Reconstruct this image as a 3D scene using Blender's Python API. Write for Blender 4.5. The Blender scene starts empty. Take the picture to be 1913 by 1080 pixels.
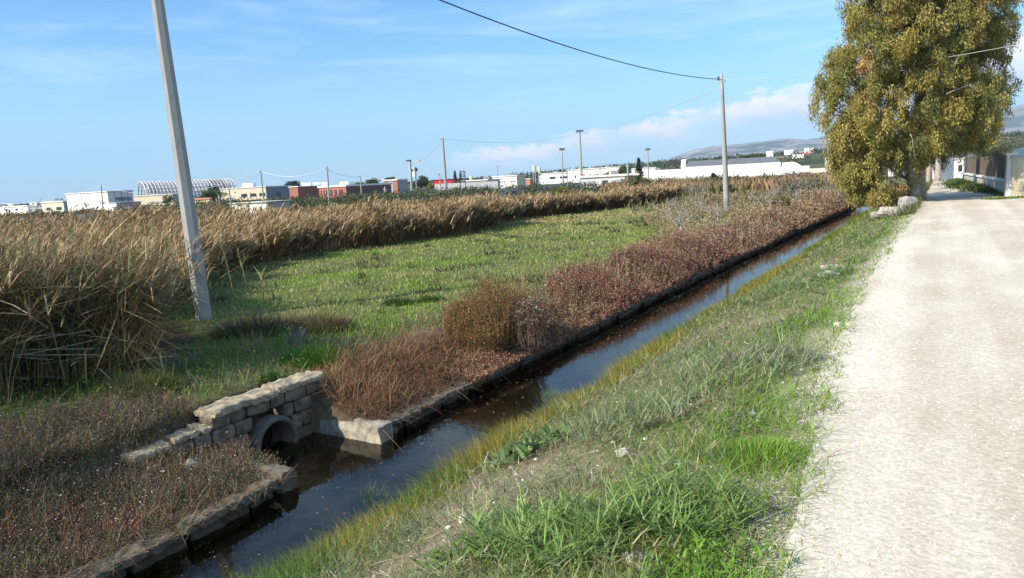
import bpy, math, numpy as np
from mathutils import Vector
rad = math.radians
sc = bpy.context.scene
COL = sc.collection

# ------------------------------------------------------------------ camera
F = 1400.; CX, CY = 956.5, 540.; EYE = 1.65
ROLL = rad(3.0); TH = math.atan(202 * math.cos(ROLL) / F)
Fw = np.array([0, math.cos(TH), -math.sin(TH)]); _u = np.array([0, math.sin(TH), math.cos(TH)]); _r = np.array([1., 0, 0])
Rt = _r * math.cos(ROLL) - _u * math.sin(ROLL); Up = _r * math.sin(ROLL) + _u * math.cos(ROLL)
cam = bpy.data.objects.new("camera", bpy.data.cameras.new("camera")); COL.objects.link(cam); sc.camera = cam
from mathutils import Matrix
M_ = Matrix(((Rt[0], Up[0], -Fw[0], 0), (Rt[1], Up[1], -Fw[1], 0), (Rt[2], Up[2], -Fw[2], EYE), (0, 0, 0, 1)))
cam.matrix_world = M_
cam.data.sensor_width = 36; cam.data.lens = F / 1913 * 36; cam.data.clip_start = .05; cam.data.clip_end = 60000

# ------------------------------------------------------------------ light
SUN = np.array([-.88, -.48]); SUN = SUN / np.linalg.norm(SUN); EL = rad(34)
sun = bpy.data.objects.new("sun", bpy.data.lights.new("sun", 'SUN')); COL.objects.link(sun)
sun.data.energy = 4.3; sun.data.angle = rad(.55); sun.data.color = (1, .90, .73)
sd = Vector((SUN[0] * math.cos(EL), SUN[1] * math.cos(EL), math.sin(EL)))
sun.rotation_euler = sd.to_track_quat('Z', 'Y').to_euler(); sun.location = (-20, -10, 15)
sc.view_settings.view_transform = 'Standard'; sc.view_settings.look = 'None'
sc.view_settings.exposure = .90; sc.view_settings.gamma = 1
HAZE = 7e-5

def world():
    w = bpy.data.worlds.new("World"); sc.world = w; w.use_nodes = True
    nt = w.node_tree; N = nt.nodes; L = nt.links; N.clear()
    out = N.new('ShaderNodeOutputWorld'); bg = N.new('ShaderNodeBackground'); bg.inputs[1].default_value = .10
    sky = N.new('ShaderNodeTexSky'); sky.sky_type = 'NISHITA'; sky.sun_disc = False
    sky.sun_elevation = EL; sky.sun_rotation = math.atan2(SUN[0], SUN[1]) % (2 * math.pi)
    sky.air_density = 1.25; sky.dust_density = .35; sky.ozone_density = 2.5
    def m(op, a, b=None, c=None, clamp=False):
        n = N.new('ShaderNodeMath'); n.operation = op; n.use_clamp = clamp
        for i, v in enumerate((a, b, c)):
            if v is None: continue
            if isinstance(v, (int, float)): n.inputs[i].default_value = v
            else: L.new(v, n.inputs[i])
        return n.outputs[0]
    def smooth(v, a, b):
        n = N.new('ShaderNodeMapRange'); n.interpolation_type = 'SMOOTHSTEP'
        L.new(v, n.inputs[0]); n.inputs[1].default_value = a; n.inputs[2].default_value = b; return n.outputs[0]
    tc = N.new('ShaderNodeTexCoord'); sp = N.new('ShaderNodeSeparateXYZ'); L.new(tc.outputs['Generated'], sp.inputs[0])
    x, y, z = sp.outputs
    az = m('ARCTAN2', x, y); el = m('ARCSINE', z)
    def noise(sx, sy, off, detail, rough=.55, sc_=1., dist=0.):
        c = N.new('ShaderNodeCombineXYZ'); L.new(m('MULTIPLY', az, sx), c.inputs[0]); L.new(m('MULTIPLY', el, sy), c.inputs[1]); c.inputs[2].default_value = off
        n = N.new('ShaderNodeTexNoise'); n.inputs['Scale'].default_value = sc_; n.inputs['Detail'].default_value = detail; n.inputs['Roughness'].default_value = rough
        n.inputs['Distortion'].default_value = dist; L.new(c.outputs[0], n.inputs['Vector']); return n.outputs['Fac']
    D = math.pi / 180
    # low bank of cloud over the mountains, its top climbing to the right
    big = noise(7, 22, 3.1, 2); fine = noise(30, 66, 8.3, 8, .68, 1, .7)
    # centre of bank (rad) as a function of azimuth
    cen = m('ADD', m('MULTIPLY', m('POWER', m('MAXIMUM', m('ADD', az, 6 * D), 0.), 1.25), .125), 1.35 * D)
    off = m('SUBTRACT', el, cen)
    off = m('ADD', off, m('MULTIPLY', m('SUBTRACT', big, .5), -.030))
    off = m('ADD', off, m('MULTIPLY', m('SUBTRACT', fine, .5), -.055))
    half = m('ADD', m('MULTIPLY', m('MAXIMUM', m('ADD', az, 8 * D), 0.), .036), .55 * D)
    rel = m('DIVIDE', off, half)
    top = m('SUBTRACT', 1., smooth(rel, .55, 1.05)); bot = smooth(rel, -2.1, .35)
    azf = smooth(az, -7 * D, 1 * D)
    gapn = smooth(noise(11, 16, 5.7, 2), .36, .56)
    gap = m('MAXIMUM', gapn, smooth(az, 23 * D, 27 * D))
    bank = m('MULTIPLY', m('MULTIPLY', top, bot), m('MULTIPLY', azf, m('ADD', m('MULTIPLY', gap, .65), .35)))
    # thin high streaks
    st = smooth(noise(3.0, 22, 1.9, 5, .6, 1, .6), .44, .76)
    st2 = smooth(noise(2.2, 9, 21.9, 4, .6, 1, .8), .46, .78)
    thin = m('MULTIPLY', m('ADD', st, st2), .60)
    # soft veil towards the horizon
    veil = m('MULTIPLY', m('SUBTRACT', 1., smooth(el, 0., 12 * D)), .5)
    # light and shadow inside the bank
    shade = N.new('ShaderNodeMix'); shade.data_type = 'RGBA'
    L.new(m('ADD', m('MULTIPLY', smooth(rel, -1.2, .9), .75), m('MULTIPLY', fine, .35), None, True), shade.inputs[0])
    shade.inputs[6].default_value = (4.0, 4.6, 5.9, 1); shade.inputs[7].default_value = (7.9, 7.2, 7.4, 1)
    tint = N.new('ShaderNodeMix'); tint.data_type = 'RGBA'; tint.blend_type = 'MULTIPLY'; tint.inputs[0].default_value = 1
    L.new(sky.outputs[0], tint.inputs[6]); tint.inputs[7].default_value = SKYTINT
    m1 = N.new('ShaderNodeMix'); m1.data_type = 'RGBA'; L.new(m('MAXIMUM', thin, veil), m1.inputs[0]); L.new(tint.outputs[2], m1.inputs[6]); m1.inputs[7].default_value = (4.1, 5.5, 7.0, 1)
    m2 = N.new('ShaderNodeMix'); m2.data_type = 'RGBA'; L.new(m('MULTIPLY', bank, 1.0, None, True), m2.inputs[0]); L.new(m1.outputs[2], m2.inputs[6]); L.new(shade.outputs[2], m2.inputs[7])
    L.new(m2.outputs[2], bg.inputs[0]); L.new(bg.outputs[0], out.inputs[0])
SKYTINT = (.50, .80, 1.08, 1)
world()
sc.cycles.max_bounces = 6; sc.cycles.diffuse_bounces = 2; sc.cycles.glossy_bounces = 3; sc.cycles.transparent_max_bounces = 8
sc.cycles.transmission_bounces = 3; sc.cycles.volume_bounces = 0; sc.cycles.use_denoising = True

# ------------------------------------------------------------------ geometry of the picture -> place
def ray(x, y): return Fw + Rt * (x - CX) / F - Up * (y - CY) / F
def G(x, y, z=0.):
    d = ray(x, y); t = (z - EYE) / d[2]; return np.array([d[0] * t, d[1] * t, z])
def at(x, y, Y):                       # point seen at pixel x,y standing Y metres ahead
    d = ray(x, y); t = Y / d[1]; return np.array([d[0] * t, Y, EYE + d[2] * t])
A = rad(30.2); DS = np.array([math.sin(A), math.cos(A)]); DN = np.array([math.cos(A), -math.sin(A)])
def XY(s, n): return np.stack([s * DS[0] + n * DN[0], s * DS[1] + n * DN[1]], -1)
def SN(x, y): return x * DS[0] + y * DS[1], x * DN[0] + y * DN[1]
rng = np.random.default_rng(7)
def U(a, b, n=None): return rng.uniform(a, b, n)

def vn(x, y, seed=0):                  # smooth value noise 0..1
    x = np.asarray(x, float); y = np.asarray(y, float)
    xi = np.floor(x).astype(np.int64); yi = np.floor(y).astype(np.int64); fx = x - xi; fy = y - yi
    fx = fx * fx * (3 - 2 * fx); fy = fy * fy * (3 - 2 * fy)
    def h(a, b):
        v = np.sin((a * 127.1 + b * 311.7 + seed * 74.7)) * 43758.5453
        return v - np.floor(v)
    return (h(xi, yi) * (1 - fx) + h(xi + 1, yi) * fx) * (1 - fy) + (h(xi, yi + 1) * (1 - fx) + h(xi + 1, yi + 1) * fx) * fy
def fbm(x, y, seed=0, o=4):
    t = 0; a = .5; k = 0
    for i in range(o): t = t + a * vn(x * 2 ** i, y * 2 ** i, seed + i * 9); k += a; a *= .5
    return t / k
def ss(a, b, x): t = np.clip((np.asarray(x, float) - a) / (b - a), 0, 1); return t * t * (3 - 2 * t)

KS = [-10, 4.0, 6.4, 9, 13, 21, 30, 45, 60, 90]; KN = [-5.5, -5.6, -5.69, -5.84, -5.85, -5.88, -5.75, -5.5, -5.3, -5.2]
def kerb_n(s): return np.interp(s, KS, KN) + .04 * (vn(s * .8, 3.3, 5) - .5)
def road_n(s): return np.interp(s, [-5, 3, 5, 8, 12, 20, 30, 50, 80], [-.45, -.52, -.68, -.82, -.9, -.85, -.8, -.85, -.9])
def bank_n(s): return np.interp(s, [-5, 5, 8, 12, 20, 40, 60], [-4.22, -4.24, -4.16, -4.02, -3.96, -3.92, -4.0]) + .16 * (vn(s * .7, 1.2, 11) - .5)
WATER = -1.3
SW0, SW1 = 5.14, 6.45                  # the culvert recess
def ground(x, y):
    x = np.asarray(x, float); y = np.asarray(y, float)
    s, n = SN(x, y); kn = kerb_n(s); rn = road_n(s)
    bn = bank_n(s)
    # right bank as fraction between road edge and water edge
    f = np.clip((n - rn) / (bn - rn), 0, 1.6)
    zb = np.interp(f, [0, .08, .2, .4, .6, .8, .93, 1.0, 1.12, 1.3, 1.6], [0, -.03, -.09, -.3, -.58, -.9, -1.17, -1.31, -1.46, -1.52, -1.55])
    zb = zb + .10 * (fbm(x * .9, y * .9, 3) - .5) * ss(0, .15, f) * ss(1.15, .9, f)
    # left bank
    k = kn - n
    lift = np.where(s < 5.3, .0, .1) * 0
    zl = np.interp(k, [-.12, .10, .12, .35, .9, 1.5, 2.4, 60], [-1.55, -1.55, -1.16, -1.11, -.88, -.72, -.64, -.62])
    near = ss(5.6, 5.0, s) * ss(2.0, 3.6, s)
    zn = np.interp(k, [-.12, .10, .12, .35, .98, 1.30, 1.38, 2.4, 60], [-1.55, -1.55, -1.17, -1.12, -1.04, -1.0, -.70, -.64, -.62])
    zl = zl * (1 - near) + zn * near
    rec = (s > SW0) & (s < SW1)
    zr = np.interp(k, [0, 1.40, 1.46, 1.5, 2.4, 60], [-1.55, -1.55, -.70, -.66, -.64, -.62])
    zl = np.where(rec & (k > 0), zr, zl)
    zl = zl + (.07 * (fbm(x * .7, y * .7, 8) - .5) * ss(.4, 1.6, k))
    mid = -1.55 + 0 * x
    z = np.where(n > kn + .12, np.where(n < bn - .5, np.maximum(mid, -1.55), zb), zl)
    z = np.where(n > kn + .12, np.maximum(zb, -1.55), z)
    # fade the ditch out and let the land roll far away
    far = ss(62, 80, s); behind = ss(-4, -9, s)
    plain = np.where(n > 0, 0., np.where(n > -6, -.25, -.55))
    m = np.maximum(far, behind); z = z * (1 - m) + plain * m
    d = np.hypot(x, y)
    az = np.arctan2(x, np.maximum(y, 1e-3))
    # low wooded rise beyond the works, higher towards the right
    rise = np.interp(az, [-.6, -.35, 0, .12, .3, .45, .62], [2, 3, 8, 13, 20, 24, 28])
    rr = ss(330, 1300, d) * rise * (1 + .35 * (fbm(x / 160, y / 160, 4) - .5)) + ss(1500, 2600, d) * (-rise * .5)
    z = z + np.where(y > 0, rr, 0)
    return z

# ------------------------------------------------------------------ materials
MATS = {}
def nodes(name):
    m = bpy.data.materials.new(name); m.use_nodes = True; nt = m.node_tree
    return m, nt, nt.nodes, nt.links, nt.nodes['Principled BSDF']
def plain(name, col, rough=.75, var=.18, scale=3., bump=.15, metal=0., spec=.3, streak=0.):
    if name in MATS: return MATS[name]
    m, nt, N, L, b = nodes(name)
    tc = N.new('ShaderNodeTexCoord'); n = N.new('ShaderNodeTexNoise'); n.inputs['Scale'].default_value = scale; n.inputs['Detail'].default_value = 8; n.inputs['Roughness'].default_value = .65
    mp = N.new('ShaderNodeMapping'); mp.inputs['Scale'].default_value = (1, 1, 1 - streak * .9); L.new(tc.outputs['Object'], mp.inputs[0]); L.new(mp.outputs[0], n.inputs['Vector'])
    r = N.new('ShaderNodeValToRGB'); L.new(n.outputs['Fac'], r.inputs[0])
    r.color_ramp.elements[0].position = .3; r.color_ramp.elements[1].position = .7
    r.color_ramp.elements[0].color = [c * (1 - var) for c in col] + [1]; r.color_ramp.elements[1].color = [min(1, c * (1 + var)) for c in col] + [1]
    L.new(r.outputs[0], b.inputs['Base Color']); b.inputs['Roughness'].default_value = rough; b.inputs['Metallic'].default_value = metal
    b.inputs['Specular IOR Level'].default_value = spec
    if bump:
        bp = N.new('ShaderNodeBump'); bp.inputs['Strength'].default_value = bump; bp.inputs['Distance'].default_value = .02; L.new(n.outputs['Fac'], bp.inputs['Height']); L.new(bp.outputs[0], b.inputs['Normal'])
    MATS[name] = m; return m
def leafmat(name='leaf', transl=.3, rough=.55):
    if name in MATS: return MATS[name]
    m, nt, N, L, b = nodes(name)
    a = N.new('ShaderNodeAttribute'); a.attribute_name = 'Col'; L.new(a.outputs['Color'], b.inputs['Base Color']); b.inputs['Roughness'].default_value = rough
    b.inputs['Specular IOR Level'].default_value = .25
    t = N.new('ShaderNodeBsdfTranslucent'); L.new(a.outputs['Color'], t.inputs[0]); mx = N.new('ShaderNodeMixShader'); mx.inputs[0].default_value = transl
    L.new(b.outputs[0], mx.inputs[1]); L.new(t.outputs[0], mx.inputs[2]); L.new(mx.outputs[0], N['Material Output'].inputs[0])
    MATS[name] = m; return m
def groundmat():
    m, nt, N, L, b = nodes('ground_soil')
    a = N.new('ShaderNodeAttribute'); a.attribute_name = 'Col'; tc = N.new('ShaderNodeTexCoord')
    n1 = N.new('ShaderNodeTexNoise'); n1.inputs['Scale'].default_value = 9; n1.inputs['Detail'].default_value = 9; n1.inputs['Roughness'].default_value = .7; L.new(tc.outputs['Object'], n1.inputs['Vector'])
    v = N.new('ShaderNodeTexVoronoi'); v.inputs['Scale'].default_value = 60; L.new(tc.outputs['Object'], v.inputs['Vector'])
    r = N.new('ShaderNodeMapRange'); L.new(n1.outputs['Fac'], r.inputs[0]); r.inputs[1].default_value = .3; r.inputs[2].default_value = .7; r.inputs[3].default_value = .6; r.inputs[4].default_value = 1.4
    mx = N.new('ShaderNodeVectorMath'); mx.operation = 'SCALE'; L.new(a.outputs['Color'], mx.inputs[0]); L.new(r.outputs[0], mx.inputs['Scale'])
    L.new(mx.outputs[0], b.inputs['Base Color']); b.inputs['Roughness'].default_value = .95; b.inputs['Specular IOR Level'].default_value = .1
    ad = N.new('ShaderNodeMath'); ad.operation = 'ADD'; L.new(n1.outputs['Fac'], ad.inputs[0]); L.new(v.outputs['Distance'], ad.inputs[1])
    bp = N.new('ShaderNodeBump'); bp.inputs['Strength'].default_value = .6; bp.inputs['Distance'].default_value = .02; L.new(ad.outputs[0], bp.inputs['Height']); L.new(bp.outputs[0], b.inputs['Normal'])
    return m
def gravelmat():
    m, nt, N, L, b = nodes('white_gravel'); tc = N.new('ShaderNodeTexCoord')
    def nz(s, d, r=.6, sc=None):
        n = N.new('ShaderNodeTexNoise'); n.inputs['Scale'].default_value = s; n.inputs['Detail'].default_value = d; n.inputs['Roughness'].default_value = r
        if sc:
            mr = N.new('ShaderNodeMapping'); mr.inputs['Rotation'].default_value = (0, 0, A); L.new(tc.outputs['Object'], mr.inputs[0]); mp = N.new('ShaderNodeMapping'); mp.inputs['Scale'].default_value = sc; L.new(mr.outputs[0], mp.inputs[0]); L.new(mp.outputs[0], n.inputs['Vector'])
        else: L.new(tc.outputs['Object'], n.inputs['Vector'])
        return n.outputs['Fac']
    big = nz(.9, 4, .6, (1.2, .45, 1)); finen = nz(40, 6, .75)
    mr2 = N.new('ShaderNodeMapping'); mr2.inputs['Rotation'].default_value = (0, 0, A); L.new(tc.outputs['Object'], mr2.inputs[0]); mp2 = N.new('ShaderNodeMapping'); mp2.inputs['Scale'].default_value = (1.5, .05, 1); L.new(mr2.outputs[0], mp2.inputs[0]); st_ = N.new('ShaderNodeTexNoise'); st_.inputs['Scale'].default_value = 1.; st_.inputs['Detail'].default_value = 3; L.new(mp2.outputs[0], st_.inputs['Vector'])
    av = N.new('ShaderNodeMath'); av.operation = 'ADD'; L.new(big, av.inputs[0]); L.new(st_.outputs['Fac'], av.inputs[1]); hf = N.new('ShaderNodeMath'); hf.operation = 'MULTIPLY'; L.new(av.outputs[0], hf.inputs[0]); hf.inputs[1].default_value = .5; big = hf.outputs[0]
    r = N.new('ShaderNodeValToRGB'); L.new(big, r.inputs[0]); r.color_ramp.elements[0].position = .41; r.color_ramp.elements[1].position = .59
    r.color_ramp.elements[0].color = (.54, .47, .365, 1); r.color_ramp.elements[1].color = (.69, .63, .525, 1)
    r2 = N.new('ShaderNodeMapRange'); L.new(finen, r2.inputs[0]); r2.inputs[1].default_value = .3; r2.inputs[2].default_value = .7; r2.inputs[3].default_value = .80; r2.inputs[4].default_value = 1.14
    v = N.new('ShaderNodeTexVoronoi'); v.inputs['Scale'].default_value = 42; L.new(tc.outputs['Object'], v.inputs['Vector'])
    sp = N.new('ShaderNodeSeparateXYZ'); L.new(v.outputs['Color'], sp.inputs[0])
    r3 = N.new('ShaderNodeMapRange'); L.new(sp.outputs[0], r3.inputs[0]); r3.inputs[3].default_value = .86; r3.inputs[4].default_value = 1.1
    mu = N.new('ShaderNodeMath'); mu.operation = 'MULTIPLY'; L.new(r2.outputs[0], mu.inputs[0]); L.new(r3.outputs[0], mu.inputs[1])
    mx = N.new('ShaderNodeVectorMath'); mx.operation = 'SCALE'; L.new(r.outputs[0], mx.inputs[0]); L.new(mu.outputs[0], mx.inputs['Scale'])
    L.new(mx.outputs[0], b.inputs['Base Color']); b.inputs['Roughness'].default_value = .95; b.inputs['Specular IOR Level'].default_value = .1
    ad = N.new('ShaderNodeMath'); ad.operation = 'SUBTRACT'; L.new(finen, ad.inputs[0]); L.new(v.outputs['Distance'], ad.inputs[1])
    bp = N.new('ShaderNodeBump'); bp.inputs['Strength'].default_value = .2; bp.inputs['Distance'].default_value = .008; L.new(ad.outputs[0], bp.inputs['Height']); L.new(bp.outputs[0], b.inputs['Normal'])
    return m
def watermat():
    m, nt, N, L, b = nodes('canal_water_surface'); N.remove(b); tc = N.new('ShaderNodeTexCoord')
    n = N.new('ShaderNodeTexNoise'); n.inputs['Scale'].default_value = 7; n.inputs['Detail'].default_value = 3; L.new(tc.outputs['Object'], n.inputs['Vector'])
    bp = N.new('ShaderNodeBump'); bp.inputs['Strength'].default_value = .12; bp.inputs['Distance'].default_value = .012; L.new(n.outputs['Fac'], bp.inputs['Height'])
    fr = N.new('ShaderNodeFresnel'); fr.inputs[0].default_value = 1.33; L.new(bp.outputs[0], fr.inputs['Normal'])
    g = N.new('ShaderNodeBsdfGlossy'); g.inputs['Roughness'].default_value = .03; L.new(bp.outputs[0], g.inputs['Normal']); g.inputs[0].default_value = (.84, .82, .80, 1)
    t = N.new('ShaderNodeBsdfTransparent'); t.inputs[0].default_value = (.72, .62, .44, 1)
    fm = N.new('ShaderNodeMath'); fm.operation = 'MULTIPLY_ADD'; L.new(fr.outputs[0], fm.inputs[0]); fm.inputs[1].default_value = .95; fm.inputs[2].default_value = .03
    mx = N.new('ShaderNodeMixShader'); L.new(fm.outputs[0], mx.inputs[0]); L.new(t.outputs[0], mx.inputs[1]); L.new(g.outputs[0], mx.inputs[2]); L.new(mx.outputs[0], N['Material Output'].inputs[0])
    return m

# ------------------------------------------------------------------ mesh helpers
def tag(o, label=None, cat=None, group=None, kind=None):
    for k, v in (('label', label), ('category', cat), ('group', group), ('kind', kind)):
        if v: o[k] = v
    return o
class Soup:
    def __init__(s): s.V = []; s.T = []; s.C = []; s.n = 0
    def add(s, V, T, C=None):
        V = np.asarray(V, float).reshape(-1, 3); T = np.asarray(T, np.int64).reshape(-1, 3)
        if C is None: C = np.ones((len(V), 3)) * .5
        C = np.asarray(C, float)
        if C.ndim == 1: C = np.tile(C, (len(V), 1))
        s.V.append(V); s.T.append(T + s.n); s.C.append(C); s.n += len(V)
    def quad(s, F4, V, C=None):
        F4 = np.asarray(F4).reshape(-1, 4); s.add(V, np.concatenate([F4[:, [0, 1, 2]], F4[:, [0, 2, 3]]]), C)
    def box(s, c, size, rz=0., C=None):
        c = np.asarray(c, float); h = np.asarray(size, float) / 2
        P = np.array([[i, j, k] for k in (-1, 1) for j in (-1, 1) for i in (-1, 1)], float) * h
        P = P @ np.array([[math.cos(rz), math.sin(rz), 0], [-math.sin(rz), math.cos(rz), 0], [0, 0, 1]])
        s.quad([[0, 2, 3, 1], [4, 5, 7, 6], [0, 1, 5, 4], [2, 6, 7, 3], [0, 4, 6, 2], [1, 3, 7, 5]], P + c, C)
    def tube(s, pts, rad_, k=6, C=None, cap=True):
        pts = np.asarray(pts, float); rad_ = np.broadcast_to(np.asarray(rad_, float), (len(pts),))
        d = np.gradient(pts, axis=0); d /= np.linalg.norm(d, axis=1)[:, None] + 1e-9
        ref = np.array([0, 0, 1.]) if abs(d[0][2]) < .9 else np.array([1., 0, 0])
        a = np.cross(d, ref); a /= np.linalg.norm(a, axis=1)[:, None] + 1e-9; b = np.cross(d, a)
        th = np.arange(k) * 2 * math.pi / k
        R = pts[:, None] + rad_[:, None, None] * (a[:, None] * np.cos(th)[None, :, None] + b[:, None] * np.sin(th)[None, :, None])
        n = len(pts); Fq = []
        for i in range(n - 1):
            for j in range(k): Fq.append([i * k + j, i * k + (j + 1) % k, (i + 1) * k + (j + 1) % k, (i + 1) * k + j])
        V = R.reshape(-1, 3); F4 = np.array(Fq); T = np.concatenate([F4[:, [0, 1, 2]], F4[:, [0, 2, 3]]])
        if cap:
            T = np.concatenate([T, [[0, j + 1, j] for j in range(1, k - 1)], [[(n - 1) * k, (n - 1) * k + j, (n - 1) * k + j + 1] for j in range(1, k - 1)]])
        s.add(V, T, C)
def mk(name, s, mat, parent=None, smooth=False, origin=None):
    V = np.concatenate(s.V); T = np.concatenate(s.T); C = np.concatenate(s.C)
    if parent is not None:
        p = parent; o = np.zeros(3)
        while p is not None: o = o + np.array(p.location); p = p.parent
    elif origin is not None: o = np.array(origin, float)
    else: o = np.array([V[:, 0].mean(), V[:, 1].mean(), V[:, 2].min()])
    V = V - o
    me = bpy.data.meshes.new(name); nv, nt = len(V), len(T)
    me.vertices.add(nv); me.vertices.foreach_set('co', V.astype(np.float32).ravel())
    me.loops.add(nt * 3); me.loops.foreach_set('vertex_index', T.astype(np.int32).ravel())
    me.polygons.add(nt); me.polygons.foreach_set('loop_start', np.arange(0, nt * 3, 3, dtype=np.int32))
    me.polygons.foreach_set('use_smooth', np.full(nt, bool(smooth)))
    ca = me.color_attributes.new('Col', 'FLOAT_COLOR', 'POINT')
    ca.data.foreach_set('color', np.concatenate([np.clip(C, 0, 1), np.ones((nv, 1))], 1).astype(np.float32).ravel())
    me.update(); me.validate() if nv < 1000 else None
    me.materials.append(mat)
    ob = bpy.data.objects.new(name, me); COL.objects.link(ob)
    if parent is not None: ob.parent = parent
    else: ob.location = o
    return ob
def root(name, loc, label, cat, group=None):
    o = bpy.data.objects.new(name, None); COL.objects.link(o); o.location = tuple(float(v) for v in loc); o.empty_display_size = .2
    return tag(o, label, cat, group)

def blades(s, P, L, W, az, lean, curl, C, K=3, tip=None, sideaz=None, prof=.75):
    N = len(P); t = np.linspace(0, 1, K + 1)
    L, W, az, lean, curl = [np.broadcast_to(np.asarray(v, float), (N,)) for v in (L, W, az, lean, curl)]
    h = np.stack([np.cos(az), np.sin(az), 0 * az], -1)
    hx = (np.sin(lean)[:, None] * t + curl[:, None] * t ** 2) * L[:, None]
    hz = (np.cos(lean)[:, None] * t - (curl[:, None] ** 2 * .45 + np.abs(curl[:, None]) * .12) * t ** 2.2) * L[:, None]
    cen = P[:, None] + h[:, None] * hx[..., None]; cen[..., 2] += hz
    sa = az + math.pi / 2 + U(-.9, .9, N) if sideaz is None else sideaz
    sv = np.stack([np.cos(sa), np.sin(sa), 0 * sa], -1)
    w = (W[:, None] / 2) * (1 - t[None] ** 2) ** prof
    Lf = cen - sv[:, None] * w[..., None]; Rg = cen + sv[:, None] * w[..., None]
    V = np.empty((N, 2 * K + 1, 3)); V[:, 0:2 * K:2] = Lf[:, :K]; V[:, 1:2 * K:2] = Rg[:, :K]; V[:, 2 * K] = cen[:, K]
    T = []
    for k in range(K - 1): a = 2 * k; T += [[a, a + 1, a + 3], [a, a + 3, a + 2]]
    T.append([2 * K - 2, 2 * K - 1, 2 * K]); T = np.array(T)
    TT = (np.arange(N) * (2 * K + 1))[:, None, None] + T[None]
    C = np.asarray(C, float); C = np.broadcast_to(C, (N, 3))
    CC = np.repeat(C[:, None], 2 * K + 1, 1)
    if tip is not None:
        tt = np.concatenate([np.repeat(t[:K], 2), [1]])[None, :, None]; tip = np.broadcast_to(np.asarray(tip, float), (N, 3))
        CC = CC * (1 - tt ** 1.5) + tip[:, None] * tt ** 1.5
    s.add(V, TT, CC.reshape(-1, 3)); return cen
def leaves(s, P, Ax, L, W, C):         # small diamond leaves, Ax unit axes
    N = len(P); L = np.broadcast_to(L, (N,)); W = np.broadcast_to(W, (N,))
    r = rng.normal(size=(N, 3)); sv = np.cross(Ax, r); sv /= np.linalg.norm(sv, axis=1)[:, None] + 1e-9
    V = np.stack([P, P + Ax * L[:, None] * .45 + sv * W[:, None] / 2, P + Ax * L[:, None], P + Ax * L[:, None] * .45 - sv * W[:, None] / 2], 1)
    T = np.array([[0, 1, 2], [0, 2, 3]]); TT = (np.arange(N) * 4)[:, None, None] + T[None]
    s.add(V, TT, np.repeat(np.broadcast_to(C, (N, 3))[:, None], 4, 1).reshape(-1, 3))
def unit(v): return v / (np.linalg.norm(v, axis=-1, keepdims=True) + 1e-9)
def pick(cols, n, w=None, var=.18):
    cols = np.array(cols, float); i = rng.choice(len(cols), n, p=None if w is None else np.array(w) / np.sum(w))
    return np.clip(cols[i] * np.exp(rng.normal(0, var, (n, 1))) * (1 + rng.normal(0, .05, (n, 3))), 0, 1)
def scatter(n, dmin, dmax, p, region, azr=(-42, 42)):   # density ~ 1/d^p
    d = U(0, 1, n); e = 2 - p
    d = (dmin ** e + d * (dmax ** e - dmin ** e)) ** (1 / e); a = np.radians(U(azr[0], azr[1], n))
    x = d * np.sin(a); y = d * np.cos(a); k = region(x, y); return x[k], y[k]
def GG(px, py):                        # where the sight line meets the ground sheet
    z = -.5
    for _ in range(40):
        p = G(px, py, z); z = .5 * z + .5 * float(ground(p[0], p[1]))
    return G(px, py, z)
def on(x, y, dz=0): return np.stack([x, y, ground(x, y) + dz], -1)
LEAF = leafmat(); DRY = leafmat('dry_leaf', .15, .8)

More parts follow.
